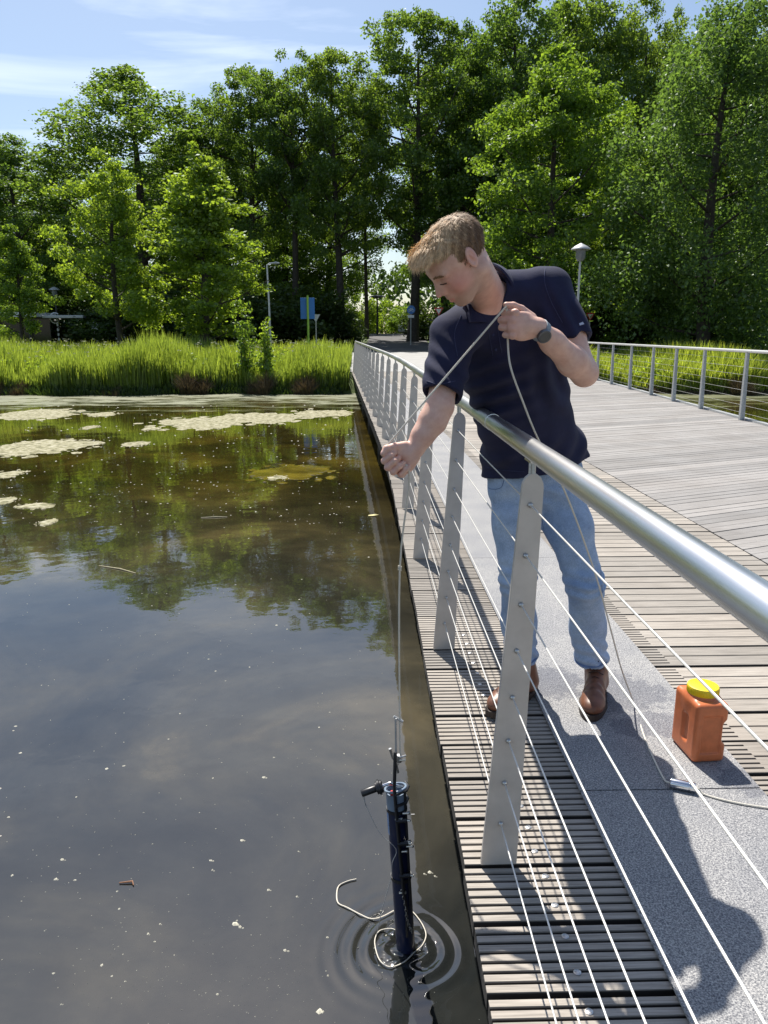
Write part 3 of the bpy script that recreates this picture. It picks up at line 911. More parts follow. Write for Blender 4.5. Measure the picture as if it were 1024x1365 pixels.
# broad-leaved herbs among the grass
g = np.random.default_rng(8)
def herbs(name, label, xr, n, mat, hh, seed):
    g = np.random.default_rng(seed)
    x = g.uniform(*xr, n); y = shore(x) + 0.3 + g.random(n)*5
    cs = np.stack([x, y, ground_h(x, y)+hh*g.random(n)], 1)
    V, F = leaf_cloud(cs, g.uniform(0.12, 0.34, n), n*22, 0.085, seed=seed)
    tag(link(name, mesh_np(name, V, F, M[mat])), label, kind='stuff')
herbs('bank_herbs', 'leafy green herbs among the grass right of the bridge', (7.6, 26), 1300, 'lime', 0.55, 61)
herbs('reed_herbs', 'leafy herbs among the reeds left of the bridge', (-30, -1), 600, 'lime', 0.75, 62)
# pale flower heads above the reeds
n = 900; x = g.uniform(-30, -1, n); y = shore(x)+0.8+g.random(n)*7
V, F = leaf_cloud(np.stack([x, y, ground_h(x, y)+0.75+0.35*g.random(n)], 1), np.full(n, 0.05), n*5, 0.05, seed=9, flat=0.3)
tag(link('flower_heads', mesh_np('flower_heads', V, F, M['flower'])), 'scattered pale flower heads above the reeds', kind='stuff')
# dead brown clumps at the waterline
cx = np.array([gz(p, 526, WZ).x for p in (4, 22, 150, 256, 262, 345, 402, 885, 985)])
def dry_d(x, y, g):
    d = np.min(np.abs(x[:, None] - cx[None, :]), 1)
    return (d < 0.26+0.12*np.sin(x*3)) & (y < shore(x)+0.30) & (x < 30)
blades(260000, (-14, 15), (25.7, 28.2), lambda x, y: 0.42+0.2*np.sin(x*1.7)+0.12*np.sin(x*9), 0.022, 'dry', 'dead_reeds', 'brown clumps of dead reed along the waterline', 4, 0.9, dens=dry_d)
blades(16000, (-30, -0.75), (25.75, 26.6), lambda x, y: 0.35+0*x, 0.03, 'shrub', 'waterline_tussocks', 'dark low growth along the waterline left of the bridge', 12, 0.9)
blades(12000, (7, 26), (25.75, 26.6), lambda x, y: 0.16+0*x, 0.03, 'dry', 'waterline_roots', 'dark roots and dead stems along the right waterline', 13, 0.9)

# the two leafy saplings standing in the reeds
def sapling(px, topy, Y, lb, seed, spread):
    g = np.random.default_rng(seed)
    T = gy(px, topy, Y); zg = float(ground_h(np.array(T.x), np.array(Y)))
    o = empty('sapling', (T.x, Y, zg)); tag(o, lb, 'sapling', 'leafy saplings in the reeds')
    H = T.z - zg
    mb = MB(); cs = []; rad = []
    for i in range(6):
        a = g.uniform(0, 6.28); h_ = H*g.uniform(0.6, 1.0) if i else H
        e = Vector((math.cos(a)*spread*(0.3+0.7*g.random())*(i > 0), math.sin(a)*spread*(i > 0)*0.6, h_))
        mb.tube([(0, 0, 0), e*0.5+Vector((0, 0, 0.1)), e], [0.016, 0.011, 0.004], 6)
        for q in np.linspace(0.25, 1.0, 10):
            c = e*q; cs.append((c.x+g.normal()*0.08, c.y+g.normal()*0.08, c.z)); rad.append(0.16*(1.25-q*0.6))
    mb.build('stem', M['bark'], o, True)
    V, F = leaf_cloud(np.array(cs), np.array(rad), 1100, 0.10, seed=seed)
    link('foliage', mesh_np('foliage', V, F, M['lime']), o)
sapling(322, 402, 26.9, 'leafy sapling, left and taller of two, rising above the reeds', 71, 0.45)
sapling(352, 424, 26.8, 'leafy sapling, right and lower of two, above the reeds', 72, 0.5)
#@@MAN
import openvdb
def v3(*a): return np.array(a, dtype=np.float32)
class Vol:
    """signed distance field on a lattice; smooth unions, turned into a mesh"""
    def __init__(s, lo, hi, vx):
        s.lo = np.floor(np.array(lo)/vx).astype(int); s.n = np.ceil(np.array(hi)/vx).astype(int) - s.lo
        s.vx = vx; s.hs = 1.0; s.g = np.full(tuple(s.n), 0.2, dtype=np.float32)
    def win(s, lo, hi):
        a = np.clip(np.floor(np.array(lo)/s.vx).astype(int) - s.lo, 0, s.n); b = np.clip(np.ceil(np.array(hi)/s.vx).astype(int) - s.lo + 1, 0, s.n)
        ax = [((np.arange(a[i], b[i]) + s.lo[i])*s.vx).astype(np.float32) for i in range(3)]
        return a, b, np.meshgrid(*ax, indexing='ij')
    def op(s, fn, lo, hi, k, sub=False):
        m = abs(k) + 5*s.vx
        a, b, P = s.win(np.array(lo)-m, np.array(hi)+m)
        if np.any(b <= a): return
        d = fn(*P)
        w_ = s.g[a[0]:b[0], a[1]:b[1], a[2]:b[2]]
        if sub:
            h = np.clip(0.5 - 0.5*(w_ + d)/k, 0, 1); w_[...] = w_*(1-h) - d*h + k*h*(1-h)
        else:
            h = np.clip(0.5 + 0.5*(w_ - d)/k, 0, 1); w_[...] = w_*(1-h) + d*h - k*h*(1-h)
    def cone(s, a, b, ra, rb, k=0.02, sub=False, cap=None):
        ra *= s.hs; rb *= s.hs
        a = np.array(a, float); b = np.array(b, float); ab = b-a; L2 = float(ab@ab)
        def fn(x, y, z):
            px, py, pz = x-a[0], y-a[1], z-a[2]
            h = np.clip((px*ab[0]+py*ab[1]+pz*ab[2])/L2, 0, 1)
            d = np.sqrt((px-ab[0]*h)**2 + (py-ab[1]*h)**2 + (pz-ab[2]*h)**2) - (ra + (rb-ra)*h)
            if cap == 'b':
                L = math.sqrt(L2); t = (px*ab[0]+py*ab[1]+pz*ab[2])/L - L
                d = np.maximum(d, t)
            return d
        r = max(ra, rb)
        s.op(fn, np.minimum(a, b)-r, np.maximum(a, b)+r, k, sub)
    def chain(s, pts, rs, k=0.02):
        for i in range(len(pts)-1): s.cone(pts[i], pts[i+1], rs[i], rs[i+1], k)
    def ell(s, c, ax, r, k=0.02, sub=False):
        c = np.array(c, float); A = np.array(ax, float); r = [q_*s.hs for q_ in r]
        def fn(x, y, z):
            px, py, pz = x-c[0], y-c[1], z-c[2]
            k0 = 0; k1 = 0
            for i in range(3):
                q = (px*A[i][0]+py*A[i][1]+pz*A[i][2]); k0 = k0 + (q/r[i])**2; k1 = k1 + (q/r[i]**2)**2
            k0 = np.sqrt(k0); return k0*(k0-1)/np.maximum(np.sqrt(k1), 1e-6)
        R_ = max(r)
        s.op(fn, c-R_, c+R_, k, sub)
    def disp(s, fn, lo=None, hi=None):
        a, b, P = s.win(lo if lo is not None else s.lo*s.vx, hi if hi is not None else (s.lo+s.n)*s.vx)
        s.g[a[0]:b[0], a[1]:b[1], a[2]:b[2]] += fn(*P)
    def cut(s, p, nrm, k=0.003):
        """remove everything on the side the normal points to"""
        p = np.array(p); nrm = np.array(nrm)/np.linalg.norm(nrm)
        a, b, P = s.win(s.lo*s.vx, (s.lo+s.n)*s.vx)
        d = (P[0]-p[0])*nrm[0]+(P[1]-p[1])*nrm[1]+(P[2]-p[2])*nrm[2]
        s.g = np.maximum(s.g, d[:s.n[0], :s.n[1], :s.n[2]].astype(np.float32))
    def mesh(s, name, mat, smooth=1):
        gr = openvdb.FloatGrid(0.2)
        gr.copyFromArray(s.g, tolerance=0.0)
        P, Q = gr.convertToQuads(0.0)
        P = (P + s.lo)*s.vx
        me = mesh_np(name, P, Q.astype(np.int32), mat, True)
        bm = bmesh.new(); bm.from_mesh(me)
        for _ in range(smooth):
            bmesh.ops.smooth_vert(bm, verts=bm.verts, factor=0.5, use_axis_x=True, use_axis_y=True, use_axis_z=True)
        bmesh.ops.recalc_face_normals(bm, faces=bm.faces)
        bm.to_mesh(me); bm.free()
        me.polygons.foreach_set('use_smooth', np.ones(len(me.polygons), dtype=bool))
        return me
def unit(a): a = np.array(a, float); return a/np.linalg.norm(a)

# joints
PEL = v3(0.625, 2.69, 0.90); NECK = v3(0.386, 2.345, 1.462)
RSH = v3(0.262, 2.26, 1.345); LSH = v3(0.568, 2.375, 1.476)
REL = v3(0.214, 2.13, 1.150); RWR = v3(0.143, 2.10, 1.035)
LEL = v3(0.655, 2.25, 1.238); LWR = v3(0.482, 2.13, 1.366)
RHIP = v3(0.548, 2.70, 0.86); LHIP = v3(0.690, 2.70, 0.86)
LKN = v3(0.792, 2.55, 0.47); RKN = v3(0.553, 2.58, 0.48)
LAN = v3(0.868, 2.62, 0.10); RAN = v3(0.600, 2.64, 0.10)
HC = v3(0.243, 2.07, 1.550)
hf = unit((-0.52, -0.33, -0.79)); hu = np.array((-0.66, -0.42, 0.62)); hu = unit(hu - hf*(hu@hf)); hl = np.cross(hu, hf)
hf = unit(hf*math.cos(R(11)) - hl*math.sin(R(11))); hl = np.cross(hu, hf)
HS = 0.945
def H(f, l, u): return HC + (hf*f + hl*l + hu*u)*HS
HA = [hf, hl, hu]

man = empty('person', (0.66, 2.55, 0.009))
tag(man, 'person in navy polo shirt and jeans leaning over the near railing, rope in both hands', 'person')
mo = np.array(man.location)
def put(name, me, parent=None):
    o = link(name, me, parent or man)
    if parent is None: o.location = -man.location
    return o

body = Vol((0.0, 1.86, 0.72), (0.86, 2.86, 1.72), 0.0026)
k = 0.018
# --- head
body.hs = 0.955
body.ell(H(-0.010, 0, 0.018), HA, (0.090, 0.071, 0.068), k)
body.ell(H(0.030, 0, 0.010), HA, (0.058, 0.064, 0.065), k)
body.ell(H(0.034, 0, -0.030), HA, (0.052, 0.058, 0.060), k)
for s_ in (-1, 1):
    body.ell(H(0.048, s_*0.035, -0.034), HA, (0.034, 0.026, 0.030), k)
    body.cone(H(0.000, s_*0.054, -0.055), H(0.060, s_*0.022, -0.098), 0.016, 0.016, 0.022)
body.ell(H(0.042, 0, -0.072), HA, (0.048, 0.045, 0.036), k)
body.ell(H(0.072, 0, -0.100), HA, (0.019, 0.023, 0.017), 0.012)
for s_ in (-1, 1):
    body.cone(H(0.084, s_*0.010, 0.016), H(0.072, s_*0.044, 0.016), 0.0085, 0.008, 0.012)
    body.ell(H(0.097, s_*0.032, -0.002), HA, (0.018, 0.016, 0.010), 0.012, True)
    body.ell(H(0.0740, s_*0.031, -0.005), HA, (0.0115, 0.0160, 0.0115), 0.006)
body.cone(H(0.085, 0, 0.008), H(0.1070, 0, -0.028), 0.0068, 0.0075, 0.010)
body.ell(H(0.109, 0, -0.033), HA, (0.0095, 0.0090, 0.0080), 0.006)
for s_ in (-1, 1):
    body.ell(H(0.0970, s_*0.0112, -0.0370), HA, (0.0095, 0.0055, 0.0068), 0.005)
for s_ in (-1, 1): body.ell(H(0.084, s_*0.0125, -0.025), HA, (0.016, 0.010, 0.016), 0.012)
body.ell(H(0.086, 0, -0.056), HA, (0.012, 0.022, 0.014), 0.010)
body.cone(H(0.089, -0.017, -0.0675), H(0.095, 0, -0.0630), 0.0035, 0.0052, 0.004); body.cone(H(0.089, 0.017, -0.0675), H(0.095, 0, -0.0630), 0.0035, 0.0052, 0.004)
body.cone(H(0.087, -0.014, -0.0735), H(0.0925, 0, -0.0755), 0.0040, 0.0062, 0.004); body.cone(H(0.087, 0.014, -0.0735), H(0.0925, 0, -0.0755), 0.0040, 0.0062, 0.004)
for s_ in (-1, 1):
    body.cone(H(0.0985, 0, -0.0690), H(0.087, s_*0.0235, -0.0705), 0.0016, 0.0014, 0.002, True)
# ears
for s_ in (-1, 1):
    e = unit(hf*-0.25 + hl*s_*0.96); ef = unit(hf - e*(hf@e)); eu = np.cross(e, ef); eu = eu if eu@hu > 0 else -eu
    eu2 = unit(eu*0.97 - ef*0.22); ef2 = unit(ef*0.97+eu*0.22)
    body.ell(H(-0.002, s_*0.079, 0.000), [ef2, e, eu2], (0.0175, 0.0075, 0.030), 0.005)
    body.ell(H(0.001, s_*0.0872, 0.001), [ef2, e, eu2], (0.0105, 0.0070, 0.0205), 0.002, True)
    body.cone(H(-0.002, s_*0.0825, 0.012), H(-0.004, s_*0.0825, -0.008), 0.0028, 0.0028, 0.003)
    body.ell(H(0.012, s_*0.077, -0.004), [ef2, e, eu2], (0.004, 0.004, 0.007), 0.003)
# --- neck and trunk
body.hs = 1.0
body.cone(H(-0.018, 0, -0.055), NECK + v3(-0.012, -0.005, 0.0), 0.049, 0.054, 0.03)
body.cone(H(0.006, 0, -0.085), NECK + v3(-0.03, -0.070, -0.02), 0.026, 0.034, 0.03)
body.cone(H(-0.018, 0.050, -0.06), NECK + v3(-0.01, -0.075, -0.01), 0.016, 0.016, 0.025)
body.cone(NECK + v3(0, 0.0, -0.035), LSH + v3(-0.03, 0, 0), 0.050, 0.046, 0.04)
body.cone(NECK + v3(0, 0.0, -0.035), RSH + v3(0.03, 0, 0), 0.050, 0.046, 0.04)
body.cone(NECK + v3(0.01, 0.03, -0.12), PEL, 0.070, 0.085, 0.05)
# --- arms
body.chain([LSH, LSH*0.45+LEL*0.55+v3(0.004, 0.01, 0), LEL], [0.054, 0.046, 0.037], 0.02)
fm = LEL*0.70 + LWR*0.30
body.chain([LEL, fm + v3(0.004, 0, -0.004), LEL*0.3+LWR*0.7, LWR], [0.038, 0.0415, 0.032, 0.0255], 0.02)
body.ell(LEL + v3(0.006, 0.015, -0.006), np.eye(3), (0.03, 0.03, 0.03), 0.02)
body.chain([RSH, RSH*0.45+REL*0.55+v3(0, 0.01, 0), REL], [0.052, 0.043, 0.036], 0.02)
fm = REL*0.68 + RWR*0.32
body.chain([REL, fm + v3(0.002, 0, -0.003), REL*0.3+RWR*0.7, RWR], [0.037, 0.0375, 0.030, 0.0245], 0.02)
# --- hands
def hand(wr, a, p, s, thumb, spread=1.0):
    """wr wrist, a towards the knuckles, p the way the palm faces, s from forefinger to little finger"""
    a = unit(a); p = unit(p - a*(np.array(p)@a)); s_ = np.cross(a, p); s_ = unit(s_ if s_@np.array(s) > 0 else -s_)
    Q = lambda x, y, z: wr + a*x + p*y + s_*z
    body.cone(wr, Q(0.028, 0.002, 0), 0.026, 0.028, 0.012)
    body.ell(Q(0.050, 0.000, 0.002), [a, p, s_], (0.044, 0.0165, 0.040), 0.010)
    body.ell(Q(0.034, 0.012, -0.020), [a, p, s_], (0.028, 0.016, 0.017), 0.010)
    body.ell(Q(0.034, 0.010, 0.022), [a, p, s_], (0.028, 0.013, 0.014), 0.010)
    tips = []
    for i, (off, ln, r) in enumerate(((-0.0305, 1.0, 0.0095), (-0.0095, 1.08, 0.0098), (0.0115, 1.0, 0.0094), (0.0315, 0.82, 0.0085))):
        mcp = Q(0.082 - 0.004*abs(i-1.2), -0.002, off*spread)
        pip = mcp + (a*0.014*(1 if i < 3 else 0.6) + p*0.037)*ln + s_*(-off*0.06)
        dip = pip + (-a*0.0235 + p*0.007)*ln + s_*(-off*0.04)
        tip = dip + (-a*0.014 - p*0.013)*ln
        body.cone(mcp, pip, r*1.07, r, 0.0035); body.cone(pip, dip, r, r*0.93, 0.0022); body.cone(dip, tip, r*0.93, r*0.85, 0.0022)
        body.ell(mcp - p*0.001, np.eye(3), (r*1.12,)*3, 0.004)
        tips.append((pip, dip, tip))
    T = [Q(*q) for q in thumb]
    body.chain(T, [0.0135, 0.0112, 0.0105, 0.0085], 0.004)
    return Q, T, (a, p, s_)
RH = hand(RWR, (-0.062, -0.012, -0.052), (-0.12, -0.97, 0.15), (0.25, 0.05, -1.0), [(0.018, 0.014, -0.024), (0.046, 0.026, -0.042), (0.064, 0.036, -0.050), (0.080, 0.040, -0.046)])
LH = hand(LWR, (-0.088, -0.028, 0.012), (0.12, 0.95, -0.05), (0.05, 0.12, -1.0), [(0.018, 0.010, -0.026), (0.050, 0.018, -0.044), (0.074, 0.022, -0.050), (0.096, 0.022, -0.049)])
# skin material: base colour is the person's own, redder on nose, ears, lips, knuckles
m, t, b = new_mat('skin')
n = noise(t, 38, 6, 0.7); n2 = noise(t, 420, 3, 0.6)
at = t.nodes.new('ShaderNodeAttribute'); at.attribute_name = 'tone'
base = ramp(t, n.outputs['Fac'], [(0.3, (0.66, 0.375, 0.285)), (0.7, (0.80, 0.52, 0.405))])
col = mixc(t, at.outputs['Fac'], base.outputs[0], (0.70, 0.30, 0.25))
at2 = t.nodes.new('ShaderNodeAttribute'); at2.attribute_name = 'stubble'
col = mixc(t, at2.outputs['Fac'], col, (0.30, 0.19, 0.13))
t.links.new(col, b.inputs['Base Color'])
b.inputs['Roughness'].default_value = 0.48
b.inputs['Subsurface Weight'].default_value = 0.12; b.inputs['Subsurface Radius'].default_value = (0.012, 0.005, 0.003)
b.inputs['Subsurface Scale'].default_value = 1.0
bp_ = bump(t, b, n2.outputs['Fac'], 0.35, 0.0008); bump(t, b, noise(t, 90, 4, 0.6).outputs['Fac'], 0.25, 0.0022, bp_)
M['skin'] = m
me = body.mesh('body', M['skin'], 1); del body.g
nv = len(me.vertices); P = np.empty(nv*3, dtype=np.float32); me.vertices.foreach_get('co', P); P = P.reshape(-1, 3)
Q = P - HC; lf, ll, lu = Q@hf, Q@hl, Q@hu
tone = np.zeros(nv); stub = np.zeros(nv)
def spot(c, r, amt):
    global tone
    d = np.sqrt((lf-c[0])**2+(ll-c[1])**2+(lu-c[2])**2); tone = np.maximum(tone, amt*np.clip(1-d/r, 0, 1)**0.8)
spot((0.112, 0, -0.036), 0.028, 0.75)
for s_ in (-1, 1):
    spot((0.062, s_*0.050, -0.032), 0.052, 0.9); spot((-0.01, s_*0.082, 0), 0.038, 0.6)
lips = (np.abs(ll) < 0.020) & (lf > 0.085) & (lu < -0.058 - 0.15*np.abs(ll)) & (lu > -0.083 + 0.3*np.abs(ll))
tone[lips] = 0.75
for (Qf, T, (a, p, s_)) in (RH, LH):
    c = Qf(0.086, 0.0, 0); d = np.linalg.norm(P - c, axis=1); tone = np.maximum(tone, 0.35*np.clip(1-d/0.055, 0, 1))
stub = 0.35*np.clip((-0.045 - lu)/0.025, 0, 1)*np.clip((lf+0.01)/0.03, 0, 1)*(lu > -0.13)*(lf < 0.1)
stub[lips] = 0
for nm, arr in (('tone', tone), ('stubble', stub)):
    A = me.attributes.new(nm, 'FLOAT', 'POINT'); A.data.foreach_set('value', arr.astype(np.float32))
me_body = me
put('body', me)
# closed eyelids carry lashes, laid on the skin where it really is
def on_face(l, u, off=0.0006):
    l *= HS; u *= HS
    k_ = (np.abs(ll-l) < 0.0028) & (np.abs(lu-u) < 0.0028) & (lf > 0.03)
    f_ = lf[k_].max() if k_.any() else 0.085
    return HC + hf*(f_+off) + hl*l + hu*u
M['lash'] = simple('lash', (0.09, 0.05, 0.035), 0.8)
for s_ in (-1, 1):
    arc = [on_face(s_*0.0295 + q*0.0130, -0.0100 + 0.0032*q*q) for q in np.linspace(-1, 1, 9)]
    MB().tube(spline(arc, 2), [0.0005]+[0.0014]*15+[0.0005], 6).build('eyelash', M['lash'], man, True, loc=-man.location)
brow = [[on_face(s_*(0.011+0.034*u_), 0.0160+0.003*math.sin(u_*3), 0.0002) for u_ in np.linspace(0, 1, 12)] for s_ in (-1, 1)]
# --- hair: a cap with thousands of strands
def hair_env(dirv):
    return None
hair = Vol(np.array(HC)-0.17, np.array(HC)+0.17, 0.0026); hair.hs = 0.955
hair.ell(H(-0.011, 0, 0.021), HA, (0.0925, 0.0745, 0.0735), 0.02)
hair.ell(H(0.032, 0, 0.060), HA, (0.060, 0.055, 0.032), 0.02)
hair.ell(H(0.069, -0.006, 0.074), HA, (0.030, 0.044, 0.018), 0.02)
# clear the face, the ears, the nape
hair.ell(H(0.088, 0, -0.010), HA, (0.080, 0.115, 0.084), 0.008, True)
hair.ell(H(0.062, 0, -0.035), HA, (0.055, 0.12, 0.085), 0.008, True)
for s_ in (-1, 1):
    hair.ell(H(0.000, s_*0.088, -0.006), HA, (0.022, 0.020, 0.034), 0.006, True)
hair.cone(H(0.04, 0, -0.17), H(-0.14, 0, -0.135), 0.085, 0.065, 0.008, True)
hair.disp(lambda x, y, z: 0.0016*np.sin(230*(x*0.6+z*0.2)+6*np.sin(40*y)) + 0.0014*np.sin(310*(y+0.3*x)+4*np.sin(60*z)))
m, t, b = new_mat('hair')
n = noise(t, 130, 4, 0.6); at = t.nodes.new('ShaderNodeAttribute'); at.attribute_name = 'fair_sunlit'
c1 = ramp(t, at.outputs['Fac'], [(0.0, (0.13, 0.075, 0.045)), (0.4, (0.34, 0.21, 0.115)), (1.0, (0.92, 0.68, 0.41))])
c2 = ramp(t, n.outputs['Fac'], [(0.3, (0.7,)*3), (0.7, (1.25,)*3)])
t.links.new(mixc(t, 1.0, c1.outputs[0], c2.outputs[0], 'MULTIPLY'), b.inputs['Base Color'])
b.inputs['Roughness'].default_value = 0.6; b.inputs['Specular IOR Level'].default_value = 0.25
M['hair'] = m
hme = hair.mesh('hair', M['hair'], 1)
def fair_sunlit_of(P):  # blond towards top and front, sunlight on the crown painted into the tone
    Q = P - HC
    return np.clip(0.52 + 4.0*(Q@hf) + 10.0*(Q@hu - 0.058) + 0.12*np.sin(P[:, 0]*300), 0, 1)
nv = len(hme.vertices); P = np.empty(nv*3, dtype=np.float32); hme.vertices.foreach_get('co', P); P = P.reshape(-1, 3)
Nn = np.empty(nv*3, dtype=np.float32); hme.vertices.foreach_get('normal', Nn); Nn = Nn.reshape(-1, 3)
A = hme.attributes.new('fair_sunlit', 'FLOAT', 'POINT'); A.data.foreach_set('value', (fair_sunlit_of(P)*0.85).astype(np.float32))
ho = put('hair', hme)
g = np.random.default_rng(5)
Q = P - HC; lf, ll, lu = Q@hf, Q@hl, Q@hu
outer = np.where(((Nn*(P-np.array(H(-0.01, 0, 0.03)))).sum(1) > 0.02))[0]
pick = g.choice(outer, 20000)
root = P[pick] + g.normal(size=(20000, 3))*0.0012; nr = Nn[pick]
lf, ll, lu = lf[pick], ll[pick], lu[pick]
# combed direction: forwards on top, down on the sides and the back
comb = hf[None]*np.clip(0.55+9*(lf+0.02), 0.05, 1.1)[:, None] - hu[None]*np.clip(0.75-9*(lu-0.035), 0, 1.2)[:, None] + hl[None]*(0.25*np.sin(lf*40+ll*25)+0.15)[:, None]
comb = comb - nr*(comb*nr).sum(1)[:, None]; comb /= np.linalg.norm(comb, axis=1)[:, None] + 1e-6
comb += g.normal(size=comb.shape)*0.17
top_ = np.clip((lu-0.05)/0.05, 0, 1)
Ls = (0.007 + 0.012*top_ + 0.009*np.clip(lf/0.08, 0, 1)*(lu > 0.055))*(0.7+0.6*g.random(20000))
lift = (0.08 + 0.26*top_*g.random(20000))
A0 = root - nr*0.001; A1 = root + (comb*0.5 + nr*lift[:, None]*0.9)*Ls[:, None]; A2 = root + (comb*1.0 + nr*lift[:, None]*0.9 - hu[None]*0.12)*Ls[:, None]
sd_ = np.cross(comb, nr); sd_ /= np.linalg.norm(sd_, axis=1)[:, None]+1e-6
wd = 0.0006
V = np.stack([A0-sd_*wd, A0+sd_*wd, A1+sd_*wd*0.8, A1-sd_*wd*0.8, A2+sd_*wd*0.1, A2-sd_*wd*0.1], 1).reshape(-1, 3)
i = np.arange(20000)[:, None]*6
F = np.concatenate([i+np.array([[0, 1, 2, 3]]), i+np.array([[3, 2, 4, 5]])], 0)
sm = mesh_np('strands', V, F, M['hair'])
A = sm.attributes.new('fair_sunlit', 'FLOAT', 'POINT'); A.data.foreach_set('value', np.clip(np.repeat(fair_sunlit_of(root)*0.8 + g.random(20000)*0.3, 6), 0, 1).astype(np.float32))
so_ = link('strands', sm, ho)
# eyebrows and short stubble-free strands
V = []
for si, s_ in enumerate((-1, 1)):
    for q in range(200):
        u = g.random()*10.99; i0 = int(u); c = brow[si][i0]*(1-u+i0) + brow[si][i0+1]*(u-i0) + hu*g.normal()*0.0014 + hf*0.0004
        d = unit(hl*s_*0.85 - hf*0.45 + hu*(0.25-0.03*u+0.15*g.normal()))*0.0065; n_ = unit(np.cross(d, hf))*0.0005
        V += [c-n_, c+n_, c+d+n_*0.3, c+d-n_*0.3]
F = np.arange(len(V)).reshape(-1, 4)
bm_ = mesh_np('eyebrows', np.array(V), F, M['hair']); A = bm_.attributes.new('fair_sunlit', 'FLOAT', 'POINT'); A.data.foreach_set('value', np.full(len(V), 0.25, dtype=np.float32))
put('eyebrows', bm_)

# --- polo shirt
def fabric(name, a, b_, scale=900, rough=0.9, bd=0.0006, sheen=0.3):
    m, t, b = new_mat(name)
    n = noise(t, 14, 4, 0.6); n2 = noise(t, scale, 2, 0.5)
    t.links.new(ramp(t, n.outputs['Fac'], [(0.3, a), (0.7, b_)]).outputs[0], b.inputs['Base Color'])
    b.inputs['Roughness'].default_value = rough; b.inputs['Sheen Weight'].default_value = sheen
    b.inputs['Sheen Tint'].default_value = (0.4, 0.5, 0.9, 1)
    bp = bump(t, b, n2.outputs['Fac'], 0.5, bd); bump(t, b, noise(t, 35, 3, 0.5).outputs['Fac'], 0.25, 0.004, bp)
    return m
M['navy'] = fabric('navy_pique', (0.0065, 0.0085, 0.034), (0.012, 0.015, 0.055), sheen=0.0)
M['collar_in'] = simple('pale_collar_lining', (0.42, 0.50, 0.66), 0.85, var=0.05)
lat = unit(LSH-RSH); axis = unit(NECK-PEL); lat = unit(lat - axis*(lat@axis)*0.5); frt = unit(np.cross(axis, lat)); frt = frt if frt[1] < 0 else -frt
TA = [lat, frt, unit(np.cross(lat, frt))]
sh = Vol((0.12, 2.05, 0.78), (0.86, 2.95, 1.56), 0.0036)
def TP(f, l=0, q=0): return PEL + (NECK-PEL)*f + lat*l + frt*q
PX = [v3(1, 0.0, 0), v3(0, 1, 0), v3(0, 0, 1)]
for f_, cx_, rl, rf in ((0.0, 0.0, 0.182, 0.132), (0.14, 0.0, 0.174, 0.130), (0.28, 0.002, 0.168, 0.126), (0.42, 0.004, 0.166, 0.124), (0.56, 0.006, 0.170, 0.122), (0.70, 0.006, 0.178, 0.124), (0.82, 0.006, 0.160, 0.110)):
    l_ = unit(lat*f_ + v3(1, 0.05, 0)*(1-f_)); l_ = unit(l_ - axis*(l_@axis)*f_); fr_ = unit(np.cross(axis, l_))
    sh.ell(TP(f_) + l_*cx_, [l_, fr_, np.cross(l_, fr_)], (rl, rf, 0.115), 0.05)
sh.cone(PEL + v3(-0.115, 0, 0.03), PEL + v3(-0.128, 0, -0.13), 0.074, 0.084, 0.04); sh.cone(PEL + v3(0.10, 0, 0.05), PEL + v3(0.105, 0, -0.13), 0.078, 0.090, 0.04)
sh.cone(PEL+v3(0, -0.03, 0.0), PEL+v3(0, -0.03, -0.12), 0.12, 0.118, 0.05)
sh.cone(NECK + v3(0.030, 0.01, 0.002), LSH + v3(-0.01, 0.0, 0.0), 0.076, 0.068, 0.03)
sh.cone(NECK + v3(0.0, 0.01, -0.03), RSH + v3(0.01, 0.0, 0.0), 0.074, 0.064, 0.03)
# sleeves
LS1 = LSH*0.36 + LEL*0.64 + v3(0.006, 0.008, 0.0); RS1 = RSH*0.16 + REL*0.84 + v3(0.0, 0.004, 0)
sh.cone(LSH, LS1, 0.069, 0.064, 0.03, cap='b'); sh.cone(RSH, RS1, 0.067, 0.060, 0.03, cap='b')
for S0_, S1, E in ((LSH, LS1, LEL), (RSH, RS1, REL)):
    d = unit(S1 - S0_); sh.cone(S1 - d*0.020, S1 + d*0.06, 0.046, 0.052, 0.003, True)
# folds: drag lines from the lower armpit over the belly, sag at the waist
def folds(x, y, z):
    q = (x-0.62)*0.75 + (z-1.0)*0.66; r = (x-0.62)*-0.66 + (z-1.0)*0.75
    m1 = np.exp(-((x-0.42)/0.10)**2 - ((z-1.17)/0.13)**2)
    m2 = np.exp(-((z-0.93)/0.10)**2)
    m3 = np.exp(-((x-0.60)/0.12)**2 - ((z-1.22)/0.12)**2)
    d = 0.0095*m1*np.sin(r*105 + 5*np.sin(q*9)) + 0.0045*m2*np.sin(x*62 + 3.0*np.sin(z*17) + y*20)
    d += 0.0085*m3*np.sin(q*85+3*np.sin(r*14)) + 0.0022*np.sin(z*46+x*31+2*np.sin(x*23))
    m4 = np.exp(-((x-0.60)/0.07)**2 - ((z-1.39)/0.08)**2); d += 0.0055*m4*np.sin(x*120+z*60)
    m5 = np.exp(-((x-0.24)/0.07)**2 - ((z-1.25)/0.08)**2); d += 0.0050*m5*np.sin(z*110+x*90)
    return d.astype(np.float32)
sh.disp(folds)
# hem, slightly lower at his right hip
sh.cut(PEL + v3(0, 0, -0.020), (0.20, 0.02, -1))
# neck opening and open placket
nd = unit(np.array(H(-0.01, 0, -0.06)) - NECK)
sh.cone(NECK + nd*0.004 + v3(-0.014, -0.010, 0.012), H(-0.01, 0, -0.06), 0.060, 0.070, 0.008, True)
sh.cone(NECK + v3(-0.018, -0.085, 0.005), NECK + v3(-0.006, -0.125, -0.055), 0.036, 0.006, 0.01, True)
shm = sh.mesh('polo_shirt', M['navy'], 1); del sh.g
sho = put('polo_shirt', shm)
